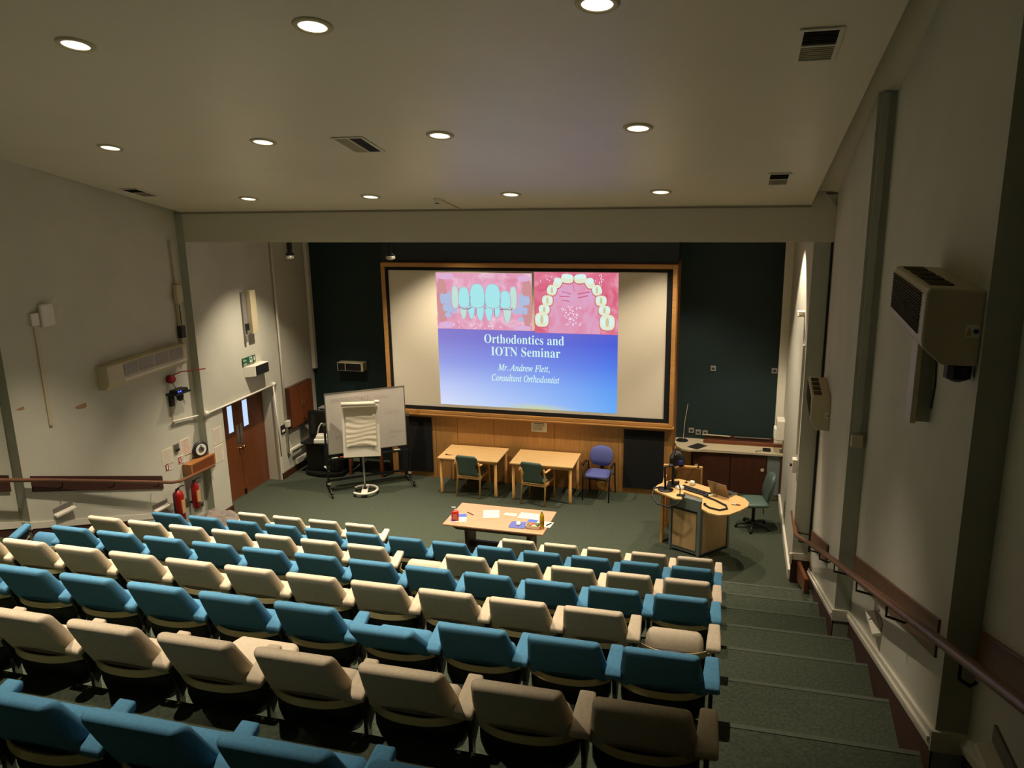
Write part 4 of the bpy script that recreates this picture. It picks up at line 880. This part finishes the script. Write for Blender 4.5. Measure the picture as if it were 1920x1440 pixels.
# flip chart
fa = math.atan2(.38, 1.0)
t = thing('flip_chart', 'cream flip chart easel with crumpled blank pad on a round base', 'flip chart', (-6.69, 13.25, 0), fa)
TL = R3('X', -8)
MB().box((0, .02, 1.3), (.70, .02, 1.06), TL).build('easel_board', WHITE, t, bevel=.006)
m = MB(); nx, nz = 12, 30; g = []
for j in range(nz+1):
    row = []
    for i in range(nx+1):
        u, v = i/nx, j/nz; x = -.28+.56*u; z = 1.73-.74*v
        yy = -.012-(1.3-z)*-.14*-1-.012*sin(v*46+2.2*sin(u*5+j*.35))*(.4+.6*v)-.02*v*abs(sin(u*3))-.004
        row.append(m.bm.verts.new((x, .02+(z-1.3)*.14-.022+.007*sin(v*50+2.5*sin(u*4+v*6))*(.3+.7*v)-.012*v, z)))
    g.append(row)
for j in range(nz):
    for i in range(nx): m.bm.faces.new((g[j][i], g[j+1][i], g[j+1][i+1], g[j][i+1]))
m.build('paper_pad', PAPER, t, smooth=True)
MB().tube([(-.34, .02, 1.80), (.30, .02, 1.80)], .04, 14).build('clamp_roll', PAPER, t, smooth=True); MB().tube([(.28, .02, 1.83), (.37, .02, 1.83)], .034, 14).build('clamp_knob', WHITE, t, smooth=True)
MB().tube([(0, .06, .05), (0, .06, 1.2)], .024, 12).build('pole', STEEL, t, smooth=True)
m = MB(); m.tube([(.24*cos(radians(a)), .04+.24*sin(radians(a)), .075) for a in range(-145, 146, 10)], .024, 8, (1, 1)); m.build('ring_base', WHITE, t, smooth=True)
MB().bb(-.06, .06, -.2, .28, .05, .09).build('centre_plate', WHITE, t, bevel=.008); MB().lathe((0, .06, .09), [(.04, 0), (.03, .03)], 12).build('pole_collar', DGREY, t)
for a in (-140, -90, 0, 90, 140): MB().lathe((.24*cos(radians(a)), .04+.24*sin(radians(a)), 0), [(.018, 0), (.022, .01), (.022, .05)], 10).build('castor', BLACK, t, smooth=True)
# black equipment trolley with television and document camera
t = thing('equipment_cabinet', 'black equipment cabinet with curved plinth behind the whiteboard', 'cabinet', (-8.0, 14.35, 0))
MB().plan([(-.42, .32), (-.42, -.3), (-.3, -.42), (0, -.47), (.3, -.42), (.45, -.3), (.45, .32)], 0.02, .09).build('plinth', BLACK, t, bevel=.01)
MB().bb(-.36, .38, -.32, .3, .09, .66).build('body', BLACK, t, bevel=.01); MB().bb(-.44, .46, -.38, .32, .66, .70).build('shelf', BLACK, t, bevel=.012)
for k in range(2): MB().bb(-.34+.37*k, .0+.37*k, -.335, -.32, .12, .63).build('door', mat('smoked_panel', (20, 20, 20), .25), t, bevel=.004)
MB().tube([(.05, -.34, .2), (.12, -.38, .18), (.15, -.36, .1)], .02, 8).build('loose_cable', SIGNW, t, smooth=True)
t = thing('television', 'black boxy television at the back of the equipment cabinet', 'television', (-8.1, 14.5, .70)); MB().quadring([[(x_, y0, z_) for x_, z_ in ((-a, c0), (a, c0), (a, d0), (-a, d0))] for y0, a, c0, d0 in ((-.18, .33, .0, .58), (-.1, .33, .0, .58), (.1, .22, .06, .5))]).build('casing', BLACK, t, bevel=.012); MB().bb(-.27, .27, -.186, -.18, .08, .5).build('screen_glass', mat('tv_glass', (24, 28, 26), .1), t)
t = thing('set_top_unit', 'small grey unit on top of the boxy television', 'electronic unit', (-8.05, 14.45, 1.285)); MB().bb(-.14, .14, -.1, .1, 0, .07).build('case', mat('unit_grey', (120, 120, 116), .4), t, bevel=.006); MB().bb(-.1, .1, -.104, -.1, .02, .05).build('display', BLACK, t)
t = thing('document_camera', 'white document camera with arched arm on the equipment cabinet', 'document camera', (-7.95, 14.1, .70), .25)
MB().bb(-.2, .22, -.12, .14, 0, .09).build('base', SIGNW, t, bevel=.015); MB().bb(-.16, .2, -.08, .12, .09, .16).build('stage', WHITE, t, bevel=.015); MB().tube([(-.17, .08, .14), (-.12, .08, .3), (-.06, .06, .38), (.02, .0, .38), (.08, -.02, .36)], .014, 8).build('arm', SIGNW, t, smooth=True); MB().bb(.06, .16, -.06, .02, .33, .39).build('camera_head', SIGNW, t, bevel=.01)
t = thing('wooden_table', 'reddish wooden table legs half hidden behind the whiteboard', 'table', (-7.2, 14.45, 0)); MB().bb(-.3, .5, -.3, .3, .66, .7).build('tabletop', MAHOG, t)
for sx_ in (-.25, .45):
    for sy_ in (-.25, .25): MB().bb(sx_-.03, sx_+.03, sy_-.03, sy_+.03, 0, .66).build('leg', MAHOG, t)

# lectern desk
lt = thing('lectern_desk', 'curved beech-topped lectern desk with grey corner frame', 'lectern', (0, 0, 0))
top = [(-1.1, 12.2), (-1.01, 12.12), (-.72, 11.87), (-.63, 11.88), (-.60, 11.95), (-.62, 12.18), (-.31, 11.98), (-.31, 11.56), (-.2, 11.42), (-.05, 11.36), (.1, 11.43), (.24, 11.6), (.36, 11.8), (.38, 11.95), (.32, 12.12), (.1, 12.3), (-.28, 12.5), (-.55, 12.68), (-.73, 12.76), (-.85, 12.68), (-.94, 12.56), (-1.04, 12.41)]
MB().plan(top, .952, .98).build('desktop', BEECH, lt, bevel=.005)
cnr = [(-.81, 12.16), (-.32, 11.92), (.1, 12.42), (-.35, 12.62)]
MB().plan(cnr, .03, .95).build('body', GREYP, lt, bevel=.004)
def facepanel(a, b, z0, z1, m0, m1, name, mm, th=.012):
    a, b = Vector((a[0], a[1], 0)), Vector((b[0], b[1], 0)); d = (b-a); n = Vector((d.y, -d.x, 0)).normalized(); p, q = a+d*m0, a+d*m1
    ring = [(p.x, p.y, z0), (q.x, q.y, z0), (q.x, q.y, z1), (p.x, p.y, z1)]
    return MB().quadring([ring, [(v[0]+n.x*th, v[1]+n.y*th, v[2]) for v in ring]]).build(name, mm, lt, bevel=.003)
facepanel(cnr[0], cnr[1], .09, .72, .1, .86, 'door_panel', mat('pale_beech_panel', (196, 164, 116), .45, noise=.08, scale=3, stretch=(8, 8, 1)))
facepanel(cnr[1], cnr[2], .06, .94, .06, .9, 'side_panel', mat('pale_beech_panel', (196, 164, 116), .45))
facepanel(cnr[0], cnr[1], .02, .95, 0, .06, 'corner_post', GREYP, .03); facepanel(cnr[0], cnr[1], .02, .95, .9, 1.0, 'corner_post', GREYP, .03); facepanel(cnr[1], cnr[2], .02, .95, .93, 1.0, 'corner_post', GREYP, .02)
g = facepanel(cnr[0], cnr[1], .76, .95, .06, .9, 'grey_fascia', GREYP, .03)
for k in range(14): facepanel(cnr[0], cnr[1], .725, .755, .08+.057*k, .11+.057*k, 'vent_slat', DGREY, .03)
MB().bb(-.98, -.94, 12.35, 13.0, 0, .95).build('support_leg', BEECHL, lt)
MB().lathe((-.93, 12.28, .935), [(.0, 0), (.001, 0)], 4).bm.free()
MB().plan([(-.32, 11.75), (-.1, 11.6), (.12, 11.75), (.2, 12.0), (.0, 12.2), (-.3, 12.1)], .90, .952).build('under_frame', BEECHL, lt)
t = thing('desk_screen', 'light oak screen panel standing behind the lectern desk', 'panel', (-.68, 13.03, 0)); MB().bb(-.3, .3, -.015, .015, 0, 1.1).build('panel', OAK, t, bevel=.004)
m = MB(); m.bb(-.32, .32, -.03, .03, 1.08, 1.12); m.bb(.29, .32, -.03, .03, 0, 1.08); m.bb(-.32, -.29, -.03, .03, 0, 1.08); m.build('edge_frame', BEECHL, t, bevel=.006)
# things on the lectern
t = thing('monitor', 'black monitor seen side-on at the end of the lectern', 'monitor', (-.80, 12.46, .98), radians(88))
MB().plan(rrect(.13, .09, .03, 4), 0, .015).build('base', BLACK, t); MB().bb(-.025, .025, -.015, .025, .015, .3).build('stand', BLACK, t, bevel=.005); MB().box((0, -.02, .37), (.5, .035, .34), R3('X', -10)).build('display_panel', BLACK, t, bevel=.01)
MB().box((0, -.042, .37), (.46, .002, .3), R3('X', -10)).build('screen_glass', mat('tv_glass', (24, 28, 26), .1), t)
t = thing('desk_lamp', 'thin black lamp post with round base on the lectern corner', 'lamp', (-.90, 12.2, .98)); MB().lathe((0, 0, 0), [(.12, 0), (.12, .012), (.03, .02)], 20).build('base', BLACK, t, smooth=True); MB().tube([(0, 0, .01), (-.02, 0, .38), (.08, .02, .42)], .018, 8).build('post', BLACK, t, smooth=True); MB().lathe((.08, .02, .4), [(.02, .04), (.05, .01), (.05, 0)], 12).build('head', BLACK, t, smooth=True)
t = thing('cable_loop', 'thick black cable hanging in a loop off the lectern', 'cable', (0, 0, 0)); MB().tube([(-.78, 12.2, 1.0), (-.98, 12.28, .995), (-1.08, 12.2, 1.0), (-1.1, 12.08, .9), (-1.0, 11.98, .82), (-.82, 11.88, .82), (-.68, 11.84, .9), (-.6, 11.95, 1.0)], .014, 8).build('cable', BLACK, t, smooth=True); MB().lathe((-.6, 11.97, .985), [(.02, 0), (.02, .03)], 8).build('plug', BLACK, t)
t = thing('cable_loop', 'thick black cable curled around the laptop end of the lectern', 'cable', (0, 0, 0)); MB().tube([(-.3, 12.05, .995), (-.12, 11.9, .995), (.04, 11.72, .995), (.06, 11.6, .995), (-.05, 11.52, .995), (-.2, 11.58, .995), (-.27, 11.68, .995)], .014, 8).build('cable', BLACK, t, smooth=True); MB().lathe((-.27, 11.69, .985), [(.02, 0), (.02, .03)], 8).build('plug', BLACK, t)
t = thing('gooseneck_microphone', 'black gooseneck microphone on the lectern corner', 'microphone', (-.66, 12.0, .98)); MB().bb(-.05, .05, -.04, .04, 0, .015).build('base', BLACK, t, bevel=.005); MB().tube([(0, 0, .01), (0, 0, .12), (-.03, .03, .2)], .008, 8).build('neck', BLACK, t, smooth=True); MB().lathe((-.03, .03, .19), [(.01, 0), (.018, .01), (.014, .04)], 10).build('capsule', BLACK, t, smooth=True)
t = thing('gooseneck_microphone', 'thin curved microphone rising in front of the oak screen', 'microphone', (-.6, 12.6, .98)); MB().tube([(0, 0, .0), (.03, .02, .1), (.1, .05, .22), (.18, .08, .25)], .005, 8).build('neck', BLACK, t, smooth=True); MB().lathe((.18, .08, .24), [(.014, 0), (.018, .01), (.012, .03)], 10).build('capsule', BLACK, t, smooth=True); MB().lathe((0, 0, 0), [(.03, 0), (.02, .01)], 12).build('base', BLACK, t)
t = thing('control_panel', 'long black sloping control panel set in the lectern top', 'control panel', (-.42, 12.2, .98), radians(-33)); MB().prism([(-.28, -.05, 0), (-.28, .05, 0), (-.28, .05, .045), (-.28, -.05, .02)], (.5, 0, 0)).build('housing', BLACK, t, bevel=.004)
for k in range(6): MB().bb(-.22+.07*k, -.19+.07*k, -.02, .01, .032, .04).build('button', DGREY, t)
t = thing('laptop', 'open silver laptop on the lectern, lid towards the seats', 'laptop', (-.06, 12.16, .982), radians(-33+180)); MB().bb(-.17, .17, -.24, .0, 0, .016).build('base', STEEL, t, bevel=.005); MB().box((0, .05, .12), (.34, .008, .235), R3('X', -24)).build('lid', mat('laptop_lid', (150, 130, 108), .35, .4), t, bevel=.003); MB().bb(-.14, .14, -.13, -.02, .016, .018).build('keyboard', BLACK, t)
t = thing('mug', 'small white and dark mug beside the control panel', 'mug', (-.5, 12.5, .982)); MB().lathe((0, 0, 0), [(.03, 0), (.038, .01), (.038, .07), (.034, .07), (.034, .015)], 16).build('cup', SIGNW, t, smooth=True); MB().tube([(.036, 0, .06), (.06, 0, .05), (.06, 0, .025), (.036, 0, .015)], .005, 6).build('handle', BLACK, t, smooth=True)
t = thing('folded_cloth', 'crumpled cream tissue by the base of the monitor', 'tissue', (-.68, 12.3, .981)); MB().quadring([[(a*cos(k)*(1+.25*sin(3*k)), a*sin(k)*(1+.2*cos(2*k)), z) for k in [2*pi*i/12 for i in range(12)]] for z, a in ((0, .07), (.02, .075), (.045, .04), (.05, .015))]).build('cloth', PAPER, t, smooth=True)
t = thing('adapter', 'grey cluster of adapters beside the laptop', 'adapter', (-.24, 12.14, .982), .5); MB().bb(-.05, .05, -.03, .03, 0, .025).build('box', BLACK, t, bevel=.004); MB().bb(-.02, .05, -.09, -.04, 0, .02).build('plug', SIGNW, t, bevel=.003); MB().tube([(.0, -.06, .01), (.1, -.12, .01), (.12, -.05, .01)], .005, 6).build('lead', BLACK, t)
t = thing('pointer', 'white and red pointer on the rounded end of the lectern', 'pointer', (.17, 11.8, .982), -.2); MB().tube([(-.05, 0, .012), (.02, 0, .012)], .014, 8).build('white_part', SIGNW, t, smooth=True); MB().tube([(.02, 0, .012), (.08, 0, .012)], .009, 8).build('red_part', RED, t, smooth=True)
t = thing('backpack', 'black and blue bag resting on the oak screen behind the lectern', 'bag', (-.78, 13.0, 1.12)); MB().quadring([[(x_, y_+z*.1, z) for x_, y_ in rrect(a, b, b*.8, 4)] for z, a, b in ((0, .1, .06), (.05, .13, .08), (.16, .12, .08), (.24, .07, .05), (.26, .03, .02))]).build('bag_body', BLACK, t, smooth=True); MB().bb(.03, .1, -.09, -.06, .04, .12).build('blue_pocket', mat('bag_blue', (40, 50, 140), .6), t, bevel=.01); MB().tube([(-.06, -.05, .2), (-.02, -.09, .3), (.05, -.05, .22)], .01, 6).build('strap', STEEL, t, smooth=True)
# swivel chair
t = thing('swivel_chair', 'grey-green swivel chair on a black star base behind the lectern', 'chair', (.50, 13.3, 0), radians(-78+180))
for k in range(5):
    a = 2*pi*k/5+.3; c_, s_ = cos(a), sin(a); MB().tube([(0, 0, .1), (c_*.15, s_*.15, .09), (c_*.28, s_*.28, .06)], [.03, .024, .018], 8).build('base_arm', DGREY, t, smooth=True)
    MB().lathe((c_*.28-.012, s_*.28, .028), [(.02, 0), (.028, .004), (.028, .024), (.02, .028)], 12, 'X').build('castor', BLACK, t, smooth=True)
MB().tube([(0, 0, .06), (0, 0, .42)], .028, 12).build('gas_column', BLACK, t, smooth=True); MB().bb(-.1, .1, -.12, .12, .4, .43).build('mechanism', BLACK, t)
MB().quadring([[(x_, y_, .43+z) for x_, y_ in rrect(a, b, .1, 5)] for z, a, b in ((0, .18, .17), (.02, .235, .225), (.06, .235, .225), (.08, .2, .19))]).build('seat', GREENF, t, smooth=True)
R = []
for z, hx, ht in ((0, .13, .02), (.04, .19, .032), (.18, .215, .04), (.34, .2, .04), (.43, .15, .034), (.46, .08, .014)): R.append([(x_, y_-.21-z*.2+.03*(x_/.2)**2, .52+z) for x_, y_ in rrect(hx, ht, ht*.8, 4)])
MB().quadring(R).build('backrest', mat('swivel_back', (78, 96, 88), .35), t, smooth=True); MB().tube([(0, -.05, .41), (0, -.22, .42), (0, -.27, .6)], .02, 8).build('back_bar', BLACK, t, smooth=True); MB().tube([(.1, -.15, .42), (.12, -.2, .25), (.12, -.2, .2)], .008, 6).build('lever', BLACK, t)

# jacket and bag on the floor-level landing at the end of the front row
t = thing('jacket', 'crumpled taupe jacket heaped at the end of the front row', 'jacket', (-7.72, 10.35, .41), -.15)
m = MB(); nx, ny = 26, 16; g = []
for i in range(nx+1):
    row = []
    for j in range(ny+1):
        u, v = i/nx*2-1, j/ny*2-1; x, y = u*.55, v*.3; e = max(0, 1-(u*u)**1.3)*max(0, 1-(v*v)**1.5)
        z = .24*e**.4*(1-.25*u)+.03*sin(u*9+v*4)+.025*sin(v*11-u*5)+.02*sin(u*21+v*3)*e
        row.append(m.bm.verts.new((x+.03*sin(v*7), y+.03*sin(u*6), max(.0, z*(1 if e > 0 else 0)))))
    g.append(row)
for i in range(nx):
    for j in range(ny): m.bm.faces.new((g[i][j], g[i+1][j], g[i+1][j+1], g[i][j+1]))
m.build('cloth', TAUPE, t, smooth=True)
t = thing('bag', 'black bag with a chrome handle beside the taupe jacket', 'bag', (-7.1, 9.75, .41)); MB().quadring([[(x_, y_, z) for x_, y_ in rrect(a, b, b*.7, 4)] for z, a, b in ((0, .2, .12), (.05, .22, .14), (.28, .2, .12), (.36, .12, .07), (.37, .05, .03))]).build('bag_body', BLACK, t, smooth=True)
MB().tube([(.15*cos(radians(a)), 0, .34+.1*sin(radians(a))) for a in range(0, 181, 15)], .008, 6).build('handle', CHROME, t, smooth=True)
